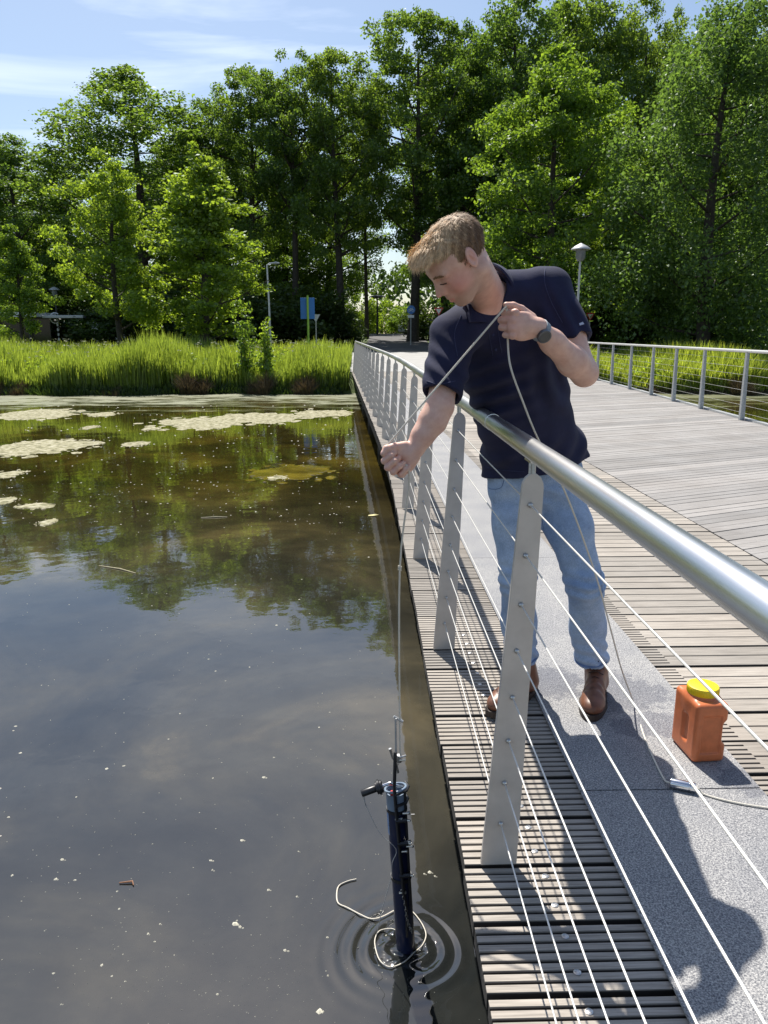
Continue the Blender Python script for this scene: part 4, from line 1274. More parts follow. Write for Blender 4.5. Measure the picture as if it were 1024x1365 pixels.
# hem and sleeve bands, collar, placket, logo
def ring_band(c, d, r, wd_, th, name, sq=None):
    prof = [(r-th*0.2, -wd_/2), (r+th, -wd_/2), (r+th, wd_/2), (r-th*0.2, wd_/2)]
    MB().lathe(prof, c, 40, d).build(name, M['navy'], sho, True)
# collar: a folded strip following the neck opening
def collar():
    cc = NECK + nd*0.026 + v3(-0.010, -0.010, 0.004)
    a1 = unit(lat - nd*(lat@nd)); f1 = unit(np.cross(a1, nd)); f1 = f1 if f1[1] < 0 else -f1
    V = []; F = []; n = 44
    ring = []
    for i in range(n+1):
        an = R(18) + (2*math.pi-R(36))*i/n        # open at the front
        fr = math.cos(an); la_ = math.sin(an)
        open_ = math.exp(-((min(an, 2*math.pi-an))/0.55)**2)
        rad_ = 0.066 + 0.008*max(0, fr)
        base_ = cc + f1*fr*rad_*1.18 + a1*la_*rad_ - nd*(0.012 + 0.038*max(0, fr)) 
        topv = base_ + nd*(0.034) + (f1*fr + a1*la_)*0.004
        outv = base_ + (f1*fr + a1*la_)*(0.020+0.012*open_) - nd*(0.006+0.028*open_)
        ring.append((base_, topv, outv))
    for (b0, t0, o0) in ring:
        e = (np.array(o0)-np.array(b0)); e = e/np.linalg.norm(e)
        V += [b0, t0, t0 + e*0.006 - nd*0.001, o0, o0 - nd*0.0035, t0*0.35+b0*0.65 + e*0.004]
    for i in range(n):
        a = i*6; b_ = a+6
        for q in range(6):
            F.append((a+q, a+(q+1) % 6, b_+(q+1) % 6, b_+q))
    F += [tuple(range(6)), tuple(n*6+q for q in range(6))]
    return MB().add([tuple(v) for v in V], F)
collar().build('collar', M['navy'], sho, True)

# --- jeans
m, t, b = new_mat('denim')
n = noise(t, 7, 5, 0.6); n2 = noise(t, 700, 2, 0.6, stretch=(1, 1, 0.25)); n3 = noise(t, 26, 4, 0.6)
c1 = ramp(t, n.outputs['Fac'], [(0.3, (0.23, 0.33, 0.51)), (0.7, (0.44, 0.54, 0.68))])
c2 = ramp(t, n2.outputs['Fac'], [(0.3, (0.72,)*3), (0.7, (1.22,)*3)])
c3 = ramp(t, n3.outputs['Fac'], [(0.3, (0.88,)*3), (0.7, (1.1,)*3)])
t.links.new(mixc(t, 1.0, mixc(t, 1.0, c1.outputs[0], c2.outputs[0], 'MULTIPLY'), c3.outputs[0], 'MULTIPLY'), b.inputs['Base Color'])
b.inputs['Roughness'].default_value = 0.9
bp = bump(t, b, n2.outputs['Fac'], 0.4, 0.0006); bump(t, b, n3.outputs['Fac'], 0.3, 0.004, bp)
M['denim'] = m; M['stitch'] = simple('denim_seam', (0.16, 0.22, 0.36), 0.9)
je = Vol((0.38, 2.36, 0.03), (1.02, 2.92, 1.0), 0.0036)
je.ell(PEL + v3(0, 0.0, -0.06), PX, (0.170, 0.125, 0.13), 0.04)
je.chain([RHIP + v3(0.0, 0, 0), RHIP*0.5+RKN*0.5 + v3(-0.004, -0.008, 0), RKN, RKN*0.5+RAN*0.5+v3(0, 0.025, 0), RAN + v3(-0.004, 0, 0.02)], [0.096, 0.078, 0.061, 0.061, 0.062], 0.035)
je.chain([LHIP, LHIP*0.5+LKN*0.5 + v3(0.0, -0.008, 0), LKN, LKN*0.5+LAN*0.5+v3(0, 0.025, 0), LAN + v3(-0.004, 0, 0.01)], [0.098, 0.080, 0.063, 0.062, 0.063], 0.035)
def jf(x, y, z):
    left = x > 0.70
    d = 0
    for (K_, sgn) in ((RKN, 1), (LKN, -1)):
        m_ = np.exp(-((x-K_[0])/0.09)**2 - ((z-K_[2]-0.01)/0.055)**2)
        d = d + 0.0065*m_*np.sin((z + 0.35*sgn*(x-K_[0]))*150 + 2.5*np.sin(x*33))
    for A_ in (RAN, LAN):
        m_ = np.exp(-((x-A_[0])/0.1)**2 - ((z-0.185)/0.055)**2)
        d = d + 0.0068*m_*np.sin(z*125 + 3.0*np.sin(x*28+y*15))
    m_ = np.exp(-((z-0.79)/0.07)**2)
    d = d + 0.0045*m_*np.sin(np.hypot(x-0.62, z-0.70)*110+4*np.sin(x*12))
    d = d + 0.0016*np.sin(z*38+x*22+3*np.sin(x*15+y*9))
    return d.astype(np.float32)
je.disp(jf)
# cut the hems across the shins, hollow them
for A_, K_, r in ((LAN, LKN, 0.063), (RAN, RKN, 0.062)):
    ax = unit(K_ - A_)
    c = A_ + v3(-0.004, 0, 0.0) + ax*0.045
    a, b2, Pm = je.win(A_ - 0.15, A_ + v3(0.15, 0.15, 0.12))
    d = (c[0]-Pm[0])*ax[0]+(c[1]-Pm[1])*ax[1]+(c[2]-Pm[2])*ax[2]
    wv = je.g[a[0]:b2[0], a[1]:b2[1], a[2]:b2[2]]; wv[...] = np.maximum(wv, d)
    je.cone(c - ax*0.05, c + ax*0.012, r-0.010, r-0.014, 0.003, True)
jm = je.mesh('jeans', M['denim'], 1); del je.g
jo = put('jeans', jm)
# belt loops, side pocket seams and hem stitching
for A_, K_ in ((LAN, LKN), (RAN, RKN)):
    ax = unit(K_-A_); c = A_ + v3(-0.004, 0, 0) + ax*0.062
    MB().lathe([(0.0600, -0.0012), (0.0640, 0.0), (0.0600, 0.0012)], c, 40, ax).build('hem_seam', M['stitch'], jo, True)

# --- boots
M['leather'] = simple('brown_leather', (0.17, 0.068, 0.036), 0.42, var=0.35, scale=26, bmp=0.35, bd=0.002)
M['sole'] = simple('boot_sole', (0.035, 0.022, 0.016), 0.7, var=0.2)
M['lace'] = simple('dark_lace', (0.04, 0.02, 0.015), 0.8)
def boot(heel, toe, an):
    o = empty('boot', (float((heel[0]+toe[0])/2), float((heel[1]+toe[1])/2), 0.0)); o.parent = man; o.location = Vector(o.location) - man.location
    f = unit((toe[0]-heel[0], toe[1]-heel[1], 0)); l = np.array((-f[1], f[0], 0)); u = v3(0, 0, 1); A = [f, l, u]
    c0 = np.array([*o.location]) + mo
    def Q(a, b_, c): return np.array((heel[0], heel[1], 0)) + f*a + l*b_ + u*c
    L = float(np.hypot(toe[0]-heel[0], toe[1]-heel[1]))
    B = Vol(np.minimum(heel, toe)-0.12+v3(0, 0, 0.0), np.maximum(heel, toe)+v3(0.12, 0.12, 0.22), 0.0028)
    B.ell(Q(0.050, 0, 0.052), A, (0.046, 0.035, 0.045), 0.02)
    B.ell(Q(L-0.062, 0.002, 0.046), A, (0.060, 0.043, 0.033), 0.02)
    B.cone(Q(0.07, 0, 0.060), Q(L-0.085, 0, 0.050), 0.036, 0.035, 0.025)
    B.cone(Q(0.075, 0, 0.105), Q(L-0.10, 0, 0.062), 0.036, 0.027, 0.025)
    B.cone(Q(0.055, 0, 0.06), np.array(an)+v3(0, 0, 0.06), 0.040, 0.042, 0.020)
    B.disp(lambda x, y, z: (0.0022*np.sin(170*((x-Q(L-0.12,0,0)[0])*f[0]+(y-Q(L-0.12,0,0)[1])*f[1]) + 40*z)*np.exp(-(((x-Q(L-0.12,0,0)[0])*f[0]+(y-Q(L-0.12,0,0)[1])*f[1])/0.035)**2)).astype(np.float32))
    B.cut((0, 0, 0.030), (0, 0, -1)); B.cut((0, 0, float(an[2])+0.085), (0, 0, 1))
    link('upper', B.mesh('upper', M['leather'], 1), o).location = -Vector(c0)
    # sole: outline of the foot
    out_ = []
    for i in range(36):
        a = 2*math.pi*i/36; x_ = L/2 + (L/2+0.006)*math.cos(a)
        s = x_/L; wdt = 0.036 + 0.010*math.sin(min(1, max(0, s))*math.pi*0.9+0.1) + 0.006*(s > 0.55)
        y_ = wdt*math.copysign(abs(math.sin(a))**0.62, math.sin(a))
        out_.append(Q(x_, y_, 0))
    poly = [(float(p[0]), float(p[1])) for p in out_]
    MB().prism(poly, 0.009, 0.033, 'z').build('sole', M['sole'], o, False, 0.002, loc=-Vector(c0))
    for q in range(5):
        s = 0.075 + 0.019*q; z = 0.142 - 0.016*q
        MB().tube([Q(L*0.28+s*0.75-0.03, -0.026, z-0.010), Q(L*0.28+s*0.75-0.016, 0, z+0.008), Q(L*0.28+s*0.75-0.03, 0.026, z-0.010)], 0.002, 6).build('lace', M['lace'], o, True, loc=-Vector(c0))
    return o
lb_ = boot(v3(0.905, 2.675, 0.03), v3(0.795, 2.405, 0.03), LAN)
rb_ = boot(v3(0.655, 2.670, 0.03), v3(0.445, 2.445, 0.03), RAN)

# --- watch on his left wrist
wa = unit(LH[0](0.05, 0, 0) - LEL); wc = LWR - unit(LWR-LEL)*0.012
wt = empty('wristwatch', tuple(wc)); wt.parent = man; wt.location = Vector(wc) - man.location
ax = unit(LWR-LEL)
wp = lambda p: Vector(np.array(p) - wc)
V = MB(); V.lathe([(0.0268, -0.010), (0.0305, -0.009), (0.0305, 0.009), (0.0268, 0.010)], (0, 0, 0), 36, ax)
V.build('strap', simple('watch_strap', (0.22, 0.25, 0.28), 0.5, 0.3), wt, True)
dn = unit(np.array((-0.28, -1.0, -0.10))); dn = unit(dn - ax*(dn@ax))
MB().lathe([(0.0195, 0.024), (0.0205, 0.030), (0.0195, 0.0365), (0.016, 0.0375), (0.0155, 0.0362)], (0, 0, 0), 32, dn).build('case', simple('watch_case', (0.12, 0.13, 0.14), 0.3, 0.8), wt, True)
MB().lathe([(0.0155, 0.030), (0.0155, 0.0368), (0.001, 0.0370)], (0, 0, 0), 32, dn).build('dial', simple('watch_dial', (0.05, 0.06, 0.065), 0.12), wt, True)

# --- details laid on the clothes along the line of sight of a seam, fixed to the cloth itself
from mathutils.bvhtree import BVHTree
def bvh(me):
    vs = [v.co.copy() for v in me.vertices]; fs = [tuple(p.vertices) for p in me.polygons]
    return BVHTree.FromPolygons(vs, fs)
BS, BJ, BB = bvh(shm), bvh(jm), bvh(me_body)
def on_cloth(px, py, off=0.002, trees=None):
    r_ = _ray(px, py).normalized(); best = None
    for T_ in (trees or (BS, BJ, BB)):
        h_ = T_.ray_cast(Vector((0, 0, CAM_H)), r_)
        if h_[0] is not None and (best is None or h_[3] < best[3]): best = h_
    if best is None: return None
    return best[0] + best[1]*off
def slab(pts, name, mat, parent, off=0.003, th=0.004, trees=None, nsub=5):
    """a little cloth leaf between two edges (lists of picture points) lying on what is below"""
    L_, R_ = pts; V = []; F = []
    rows = len(L_)
    top = []
    for a_, b_ in zip(L_, R_):
        for k_ in range(nsub+1):
            q = k_/nsub; p_ = on_cloth(a_[0]+(b_[0]-a_[0])*q, a_[1]+(b_[1]-a_[1])*q, off + th*math.sin(math.pi*q)*0.6, trees)
            top.append(p_ if p_ is not None else (top[-1] if top else None))
    if any(p_ is None for p_ in top): return None
    n_ = nsub+1
    V = [tuple(p_) for p_ in top] + [tuple(p_ + Vector((0, 0.006, -0.001))) for p_ in top]; m_ = len(top)
    for i in range(rows-1):
        for k_ in range(nsub):
            a_ = i*n_+k_; F.append((a_, a_+1, a_+n_+1, a_+n_)); F.append((m_+a_, m_+a_+n_, m_+a_+n_+1, m_+a_+1))
    for k_ in range(nsub):
        F.append((k_, m_+k_, m_+k_+1, k_+1)); a_ = (rows-1)*n_+k_; F.append((a_, a_+1, m_+a_+1, m_+a_))
    for i in range(rows-1):
        a_ = i*n_; F.append((a_, a_+n_, m_+a_+n_, m_+a_)); a_ = i*n_+nsub; F.append((a_, m_+a_, m_+a_+n_, a_+n_))
    return MB().add(V, F).build(name, mat, parent, True)
SB = (BS, BB)
slab(([(604, 405), (606, 416), (611, 426)], [(616, 407), (619, 417), (623, 430)]), 'collar_lining', M['collar_in'], sho, 0.004, 0.003, SB)
slab(([(617, 407), (620, 418), (624, 431)], [(634, 411), (640, 421), (648, 430)]), 'collar_leaf', M['navy'], sho, 0.007, 0.006, SB)
slab(([(668, 354), (668, 372), (665, 392), (657, 414)], [(692, 362), (696, 382), (690, 402), (673, 424)]), 'collar_leaf', M['navy'], sho, 0.007, 0.006, SB)
M['stitch_navy'] = simple('navy_stitch', (0.030, 0.038, 0.10), 0.8)
def seam(pl, name, mat, parent, r_=0.0011, off=0.0008, trees=None):
    q = spline([Vector((a_, b_, 0)) for a_, b_ in pl], 5); P_ = [on_cloth(v.x, v.y, off, trees) for v in q]
    P_ = [p_ for p_ in P_ if p_ is not None]
    ok_ = [P_[0]] if P_ else []
    for p_ in P_[1:]:
        if (p_-ok_[-1]).length < 0.05: ok_.append(p_)
    if len(ok_) > 2: MB().tube(ok_, r_, 5).build(name, mat, parent, True)
seam([(649, 432), (653, 452), (657, 474)], 'placket_seam', M['stitch_navy'], sho, trees=(BS,))
seam([(662, 428), (665, 448), (669, 470)], 'placket_seam', M['stitch_navy'], sho, trees=(BS,))
for px_, py_ in ((657, 446), (661, 466)):
    c_ = on_cloth(px_, py_, 0.001, (BS,))
    if c_: MB().lathe([(0.0045, 0), (0.0045, 0.0015), (0.003, 0.002)], c_, 14, (-0.1, -1, 0.1)).build('button', M['stitch_navy'], sho, True)
seam([(569, 508), (585, 512), (607, 508)], 'sleeve_stitch', M['stitch_navy'], sho, trees=(BS,))
seam([(762, 452), (773, 447), (783, 439)], 'sleeve_stitch', M['stitch_navy'], sho, trees=(BS,))
seam([(636, 619), (665, 626), (700, 629)], 'hem_stitch', M['stitch_navy'], sho, trees=(BS,))
seam([(728, 352), (726, 375), (735, 402), (750, 430)], 'sleeve_seam', M['stitch_navy'], sho, trees=(BS,))
seam([(615, 420), (606, 445), (610, 475)], 'sleeve_seam', M['stitch_navy'], sho, trees=(BS,))
slab(([(772, 431), (773, 434)], [(777, 429), (779, 432)]), 'sleeve_logo', M['collar_in'], sho, 0.001, 0.0005, (BS,), 2)
seam([(641, 637), (645, 660), (652, 700), (662, 750), (667, 800), (668, 850)], 'side_seam', M['stitch'], jo, 0.0013, trees=(BJ,))
seam([(643, 634), (646, 645), (655, 652), (668, 650), (672, 640)], 'pocket_edge', M['stitch'], jo, 0.0013, trees=(BJ,))
seam([(786, 620), (782, 632), (770, 640), (758, 638), (752, 628)], 'pocket_edge', M['stitch'], jo, 0.0013, trees=(BJ,))
seam([(722, 640), (724, 660), (722, 690), (735, 740), (758, 790), (770, 840), (778, 890)], 'inner_seam', M['stitch'], jo, 0.0013, trees=(BJ,))
seam([(790, 625), (792, 660), (795, 700), (800, 750), (804, 800), (811, 850), (817, 890)], 'side_seam', M['stitch'], jo, 0.0013, trees=(BJ,))
#@@ITEMS
# --- jerrican
M['orange'] = simple('orange_plastic', (0.56, 0.155, 0.055), 0.42, var=0.14, scale=28, bmp=0.08, bd=0.001)
M['yellow'] = simple('yellow_cap', (0.80, 0.60, 0.01), 0.4, var=0.03)
jc = empty('sample_container', (1.092, 2.205, 0.0095), R(4)); jc.scale = (1.04, 1.04, 1.08)
tag(jc, 'orange plastic container with yellow screw cap and moulded grips on the grey mat', 'container')
V = Vol((-0.075, -0.095, -0.01), (0.075, 0.095, 0.225), 0.0022)
def rbox(c, h, r):
    def fn(x, y, z):
        q = [np.abs(a-b_)-hh+r for a, b_, hh in zip((x, y, z), c, h)]
        return (np.sqrt(np.maximum(q[0], 0)**2+np.maximum(q[1], 0)**2+np.maximum(q[2], 0)**2)+np.minimum(np.maximum(np.maximum(q[0], q[1]), q[2]), 0)-r).astype(np.float32)
    return fn
V.op(rbox((0, 0, 0.094), (0.052, 0.074, 0.094), 0.014), (-0.052, -0.074, 0), (0.052, 0.074, 0.188), 0.001)
V.cone((0, 0, 0.17), (0, 0, 0.198), 0.046, 0.043, 0.02, cap='b')
for sx in (-1, 1):
    V.op(rbox((sx*0.058, -0.008, 0.088), (0.013, 0.018, 0.044), 0.010), (sx*0.058-0.02, -0.03, 0.04), (sx*0.058+0.02, 0.02, 0.14), 0.006, True)
V.op(rbox((0.0, -0.072, 0.09), (0.030, 0.0025, 0.06), 0.002), (-0.03, -0.075, 0.03), (0.03, -0.07, 0.15), 0.004, True)
V.op(rbox((0.068, -0.05, 0.095), (0.030, 0.060, 0.036), 0.012), (0.03, -0.12, 0.05), (0.1, 0.02, 0.14), 0.010, True)
link('bottle_body', V.mesh('bottle_body', M['orange'], 1), jc)
prof = [(0.030, 0.192), (0.0455, 0.193), (0.047, 0.197), (0.047, 0.214), (0.0455, 0.2175), (0.041, 0.219), (0.0, 0.2195)]
capo = MB().lathe(prof, (0, 0, 0), 48).build('cap', M['yellow'], jc, True)
rb = MB()
for i in range(48):
    a = 2*math.pi*i/48
    rb.tube([(0.0468*math.cos(a), 0.0468*math.sin(a), 0.198), (0.0468*math.cos(a), 0.0468*math.sin(a), 0.213)], 0.0012, 5)
rb.build('cap_ribs', M['yellow'], capo)
# --- messenger weight on the rope
A_ = np.array(gz(893, 1053)); B_ = np.array(gz(926, 1060)); A_[2] = B_[2] = 0.0245
ms = empty('messenger_weight', tuple((A_+B_)/2)); tag(ms, 'small shiny steel cylinder weight threaded on the rope on the grey mat', 'weight')
c = (A_+B_)/2; d = unit(B_-A_); L = float(np.linalg.norm(B_-A_))
M['chrome'] = simple('chrome', (0.75, 0.75, 0.76), 0.14, 1.0, var=0.04)
MB().lathe([(0.004, -L/2-0.001), (0.0145, -L/2), (0.0152, -L/2+0.002), (0.0152, L/2-0.018), (0.0138, L/2-0.017), (0.0138, L/2-0.015), (0.0152, L/2-0.014), (0.0152, L/2-0.002), (0.0145, L/2), (0.004, L/2+0.001)], (0, 0, 0), 32, d).build('cylinder', M['chrome'], ms, True)
# --- rope: sampler, right fist, left hand, down to the deck, through the weight and away
RQ, RT, _ = RH; LQ, LT, _ = LH
T0 = np.array(gy(533, 958, 2.12))
p_out = RQ(0.066, 0.022, 0.050); p_in = RQ(0.062, 0.024, -0.056)
l_in = LQ(0.098, 0.016, -0.046); l_out = LQ(0.072, 0.024, 0.050)
low = [np.array(gy(534, 1008, 2.12)), T0, np.array(gy(533, 760, 2.115)), p_out, RQ(0.066, 0.022, 0.0), p_in]
mid = [np.array(p_in)*(1-t_)+np.array(l_in)*t_ for t_ in (0.25, 0.5, 0.75)]
hang = [l_in, LQ(0.080, 0.024, 0.0), l_out] + [np.array(gy(*q)) for q in ((681, 490, 2.10), (697, 535, 2.11), (716, 582, 2.14), (741, 630, 2.19), (757, 664, 2.24), (779, 722, 2.30), (799, 782, 2.37), (814, 838, 2.42), (829, 893, 2.47))]
deck = [np.array(gz(*q))+v3(0, 0, 0.0135) for q in ((846, 945), (858, 985), (872, 1018), (884, 1042))]
tail = [np.array(gz(*q))+v3(0, 0, 0.0135) for q in ((938, 1064), (965, 1072), (1000, 1079), (1040, 1084), (1100, 1086))]
ms_pts = [A_ - d*0.006, A_*0.5+B_*0.5, B_ + d*0.006]
pts = spline(low, 5)[:-1] + [Vector(p_in)] + [Vector(q) for q in mid] + spline(hang + deck + ms_pts + tail, 6)
rope = MB().tube(pts, 0.0028, 8)
# twist: shift verts a little for the lay of the rope
rpo = rope.build('rope', M['rope'], None, True)
tag(rpo, 'pale rope from the dark sampler up through both hands and down to the deck', 'rope')
kn = MB()
kc = Vector(gy(533, 757, 2.115))
kn.tube(spline([kc+Vector((0.004*math.cos(a), 0.004*math.sin(a), -0.008+0.0012*i)) for i, a in enumerate(np.linspace(0, 18, 14))], 2), 0.0022, 6)
kn.build('knot', M['rope'], rpo, True)

# --- water sampler hanging in the water
M['sampler'] = simple('dark_blue_tube', (0.012, 0.018, 0.055), 0.28, var=0.1)
M['tube_clear'] = simple('grey_blue_tube', (0.22, 0.28, 0.36), 0.2, var=0.08)
SY = 2.12
def sp(px, py, y=SY): return np.array(gy(px, py, y))
Tt = sp(527.5, 1054); ax_ = unit(np.array(S0) - Tt); ax_up = -ax_
sm_ = empty('water_sampler', tuple(S0)); so0 = Vector(tuple(S0))
tag(sm_, 'dark blue tube water sampler hanging from the rope and dipping into the pond', 'sampler')
def sput(mb, name, mat, smooth=True, parent=None):
    o = mb.build(name, mat, parent or sm_, smooth)
    if parent is None: o.location = -so0
    return o
Lt = float(np.linalg.norm(np.array(S0)-Tt))
side = unit(np.cross(ax_, (0, 1, 0)))                # towards image left/right
side = side if side[0] > 0 else -side
tow = unit(np.cross(side, ax_)); tow = tow if tow[1] < 0 else -tow
ti = lambda a, s_, t_: S0_ + ax_up*a + side*s_ + tow*t_
S0_ = np.array(S0)
RT_ = 0.0315
sput(MB().lathe([(RT_, -0.45), (RT_, Lt-0.055)], S0_, 40, ax_up), 'tube', M['sampler'])
up = MB().lathe([(RT_+0.0004, Lt-0.056), (RT_+0.0004, Lt), (RT_-0.004, Lt), (RT_-0.004, Lt-0.05)], S0_, 40, ax_up)
sput(up, 'tube_top', M['tube_clear'])
rg = MB(); n = 26
rg.tube([ti(Lt+0.002+0.016*0.5*(1+math.sin(2*math.pi*i/n+0.6)), (RT_+0.002)*math.cos(2*math.pi*i/n), (RT_+0.002)*math.sin(2*math.pi*i/n)) for i in range(n+1)], 0.0042, 8)
sput(rg, 'clamp_ring', M['tube_clear'])
sput(MB().lathe([(RT_+0.003, -0.006), (RT_+0.003, 0.006)], S0_+ax_up*(Lt*0.47), 36, ax_up), 'band', M['black'])
sput(MB().lathe([(RT_+0.0025, -0.005), (RT_+0.0025, 0.005)], S0_+ax_up*(Lt-0.062), 36, ax_up), 'band', M['black'])
# frame bar in front
bar = MB()
bar.tube([ti(Lt*0.40, 0.004, RT_+0.006), ti(Lt+0.03, -0.004, RT_+0.006), sp(527, 1003, SY-0.02)], 0.0055, 8)
sput(bar, 'frame_bar', M['black'])
sput(MB().tube([ti(Lt*0.42, 0.004, RT_+0.006), ti(Lt*0.30, 0.010, RT_+0.004), ti(Lt*0.12, 0.006, RT_+0.003)], 0.004, 8), 'frame_bar', M['black'])
# closing lever with black grip
l0, l1 = sp(482, 1058, SY-0.03), sp(520, 1044, SY-0.02)
ld = unit(l1-l0); LL = float(np.linalg.norm(l1-l0))
lev = sput(MB().lathe([(0.0105, 0), (0.0115, 0.004), (0.0115, LL*0.5), (0.010, LL*0.52)], l0, 24, ld), 'lever', M['black'])
for q, r_ in ((0.55, 0.020), (0.62, 0.024), (0.70, 0.020)):
    sput(MB().lathe([(r_*0.6, -0.005), (r_, -0.003), (r_, 0.003), (r_*0.6, 0.005)], l0+ld*LL*q, 28, ld), 'lever_disc', M['black'])
sput(MB().tube([l0+ld*LL*0.7, l1, ti(Lt+0.012, 0.02, 0.0)], 0.0055, 10), 'lever_pin', M['chrome'])
sput(MB().lathe([(0.006, -0.006), (0.0075, 0), (0.006, 0.006)], ti(Lt+0.006, -0.012, 0.02), 16, tow), 'red_knob', M['red'])
# black frame brackets round the mouth of the tube
for dz_, hw_ in ((0.012, 0.046), (-0.030, 0.042)):
    br = MB()
    br.tube([ti(Lt+dz_, -0.004, RT_+0.010), ti(Lt+dz_, hw_*0.75, RT_*0.7), ti(Lt+dz_, hw_*0.9, 0), ti(Lt+dz_, hw_*0.7, -RT_*0.8)], 0.0048, 8)
    sput(br, 'bracket', M['black'])
sput(MB().tube([ti(Lt*0.30, RT_*0.75, RT_*0.8), ti(Lt*0.62, RT_*0.85, RT_*0.75), ti(Lt+0.012, RT_*0.9, RT_*0.6)], 0.0042, 8), 'frame_bar', M['black'])
for f_ in (0.52, 0.72, 0.86):
    pl = MB(); c0_ = ti(Lt*f_, 0.010, RT_+0.006)
    pl.tube([c0_-side*0.016, c0_+side*0.018], 0.0075, 6); sput(pl, 'clamp_block', M['black'])
    sput(MB().tube([c0_+side*0.020-ax_up*0.0, c0_+side*0.030+tow*0.004], 0.004, 8), 'clip', M['dot'])
# release mechanism under the rope
tr = MB()
P1, P2 = sp(525, 955), sp(537, 962)
tr.tube([P1, P2], 0.0045, 8)
tr.tube([P1+v3(0.006, -0.005, -0.004), sp(528, 1005)], 0.0035, 8)
sput(tr, 'release_rod', M['galv'])
tr = MB(); c_ = sp(532, 1011)
tr.tube([sp(520, 998), sp(524, 1010), sp(531, 1019)], 0.005, 8)
tr.lathe([(0.008, -0.012), (0.010, 0), (0.008, 0.012)], c_, 16, ax_up)
tr.tube([c_+v3(0, -0.01, 0), sp(540, 1013)], 0.004, 8); tr.tube([c_+v3(0, -0.01, 0.01), sp(541, 1007)], 0.003, 8)
tr.tube([sp(527, 1018), sp(530, 1030)], 0.006, 8)
sput(tr, 'release_latch', M['dot'])
for (a, b_) in ((541, 1084), (531, 1092), (546, 1128), (538, 1135), (543, 1122), (536, 1190)):
    p_ = sp(a, b_, SY-RT_-0.004)
    sput(MB().tube([p_-side*0.010, p_+side*0.010], 0.0038, 8), 'clip', M['dot'])
    sput(MB().lathe([(0.004, -0.004), (0.006, 0), (0.004, 0.004)], p_+side*0.010, 12, side), 'clip', M['dot'])
sput(MB().box(*[v for v in (0, 0.012, 0, 0.002, 0, 0.001)]), 'washer', M['dot']).location = Vector(sp(548, 1086, SY-0.02)) - so0
lab = MB(); lw = MB()
def patch_on(mb, a0, a1, th0, th1, rr):
    n = 5; V = []; F = []
    for i in range(n+1):
        th = th0+(th1-th0)*i/n
        for a in (a0, a1): V.append(ti(a, rr*math.cos(th), rr*math.sin(th)))
    for i in range(n): F.append((2*i, 2*i+1, 2*i+3, 2*i+2))
    mb.add(V, F)
patch_on(lw, Lt-0.150, Lt-0.062, R(148), R(178), RT_+0.0007)
lo_ = sput(lw, 'label', M['white'])
patch_on(lab, Lt-0.148, Lt-0.064, R(161), R(177), RT_+0.0013)
sput(lab, 'label_stripe', simple('label_blue', (0.05, 0.25, 0.6), 0.4)); 
lab2 = MB(); patch_on(lab2, Lt-0.148, Lt-0.064, R(149), R(154), RT_+0.0013); sput(lab2, 'label_stripe', M['blue'])
# thin wire from the lever, chain on the tube
wpts = [l0+v3(0.004, 0, -0.008), sp(490, 1078, SY-0.03), sp(506, 1110, SY-0.035), sp(528, 1132, SY-0.045), sp(523, 1150, SY-0.045), sp(521, 1172, SY-0.03), sp(510, 1210, SY-0.02), sp(502, 1247, SY-0.01)]
sput(MB().tube(spline(wpts, 4), 0.0011, 6), 'wire', M['cable'])
sput(MB().tube([l0+v3(0.003, 0, -0.006), sp(488, 1076, SY-0.032), l0+v3(0.008, 0, -0.006)], 0.0015, 6), 'wire_loop', M['cable'])
ch = MB(); cp = spline([sp(536, 1188, SY-RT_-0.005), sp(541, 1210, SY-RT_-0.006), sp(543, 1228, SY-RT_-0.006), sp(549, 1242, SY-RT_-0.005)], 5)
for i, p_ in enumerate(cp):
    an = (i % 2)*math.pi/2
    e = side*math.cos(an)+tow*math.sin(an)
    ch.tube([np.array(p_)+e*0.004*math.cos(q)+ax_up*0.007*math.sin(q) for q in np.linspace(0, 2*math.pi, 9)], 0.0012, 5)
sput(ch, 'chain', M['dot'])
# loose white cord floating round the sampler
fl = [np.array(gz(x, y, WZ+0.004)) for x, y in ((475, 1172), (463, 1175), (452, 1181), (449, 1192), (451, 1204), (463, 1210), (480, 1219), (495, 1225), (510, 1222), (526, 1214), (530, 1216))]
fl2 = [np.array(gz(x, y, WZ+0.004)) for x, y in ((548, 1213), (556, 1222), (564, 1234), (568, 1247), (563, 1260), (552, 1270), (538, 1283), (520, 1289), (507, 1281), (501, 1266), (500, 1252), (506, 1241), (520, 1238), (528, 1240))]
cordm = MB().tube(spline(fl, 5), 0.0025, 7); 
co = cordm.build('cord', M['rope'], None, True); tag(co, 'loose white cord floating in a curl left of the water sampler', 'cord')
co = MB().tube(spline(fl2, 5), 0.0019, 7).build('cord', M['rope'], None, True); tag(co, 'white cord looped in the water round the foot of the sampler', 'cord')

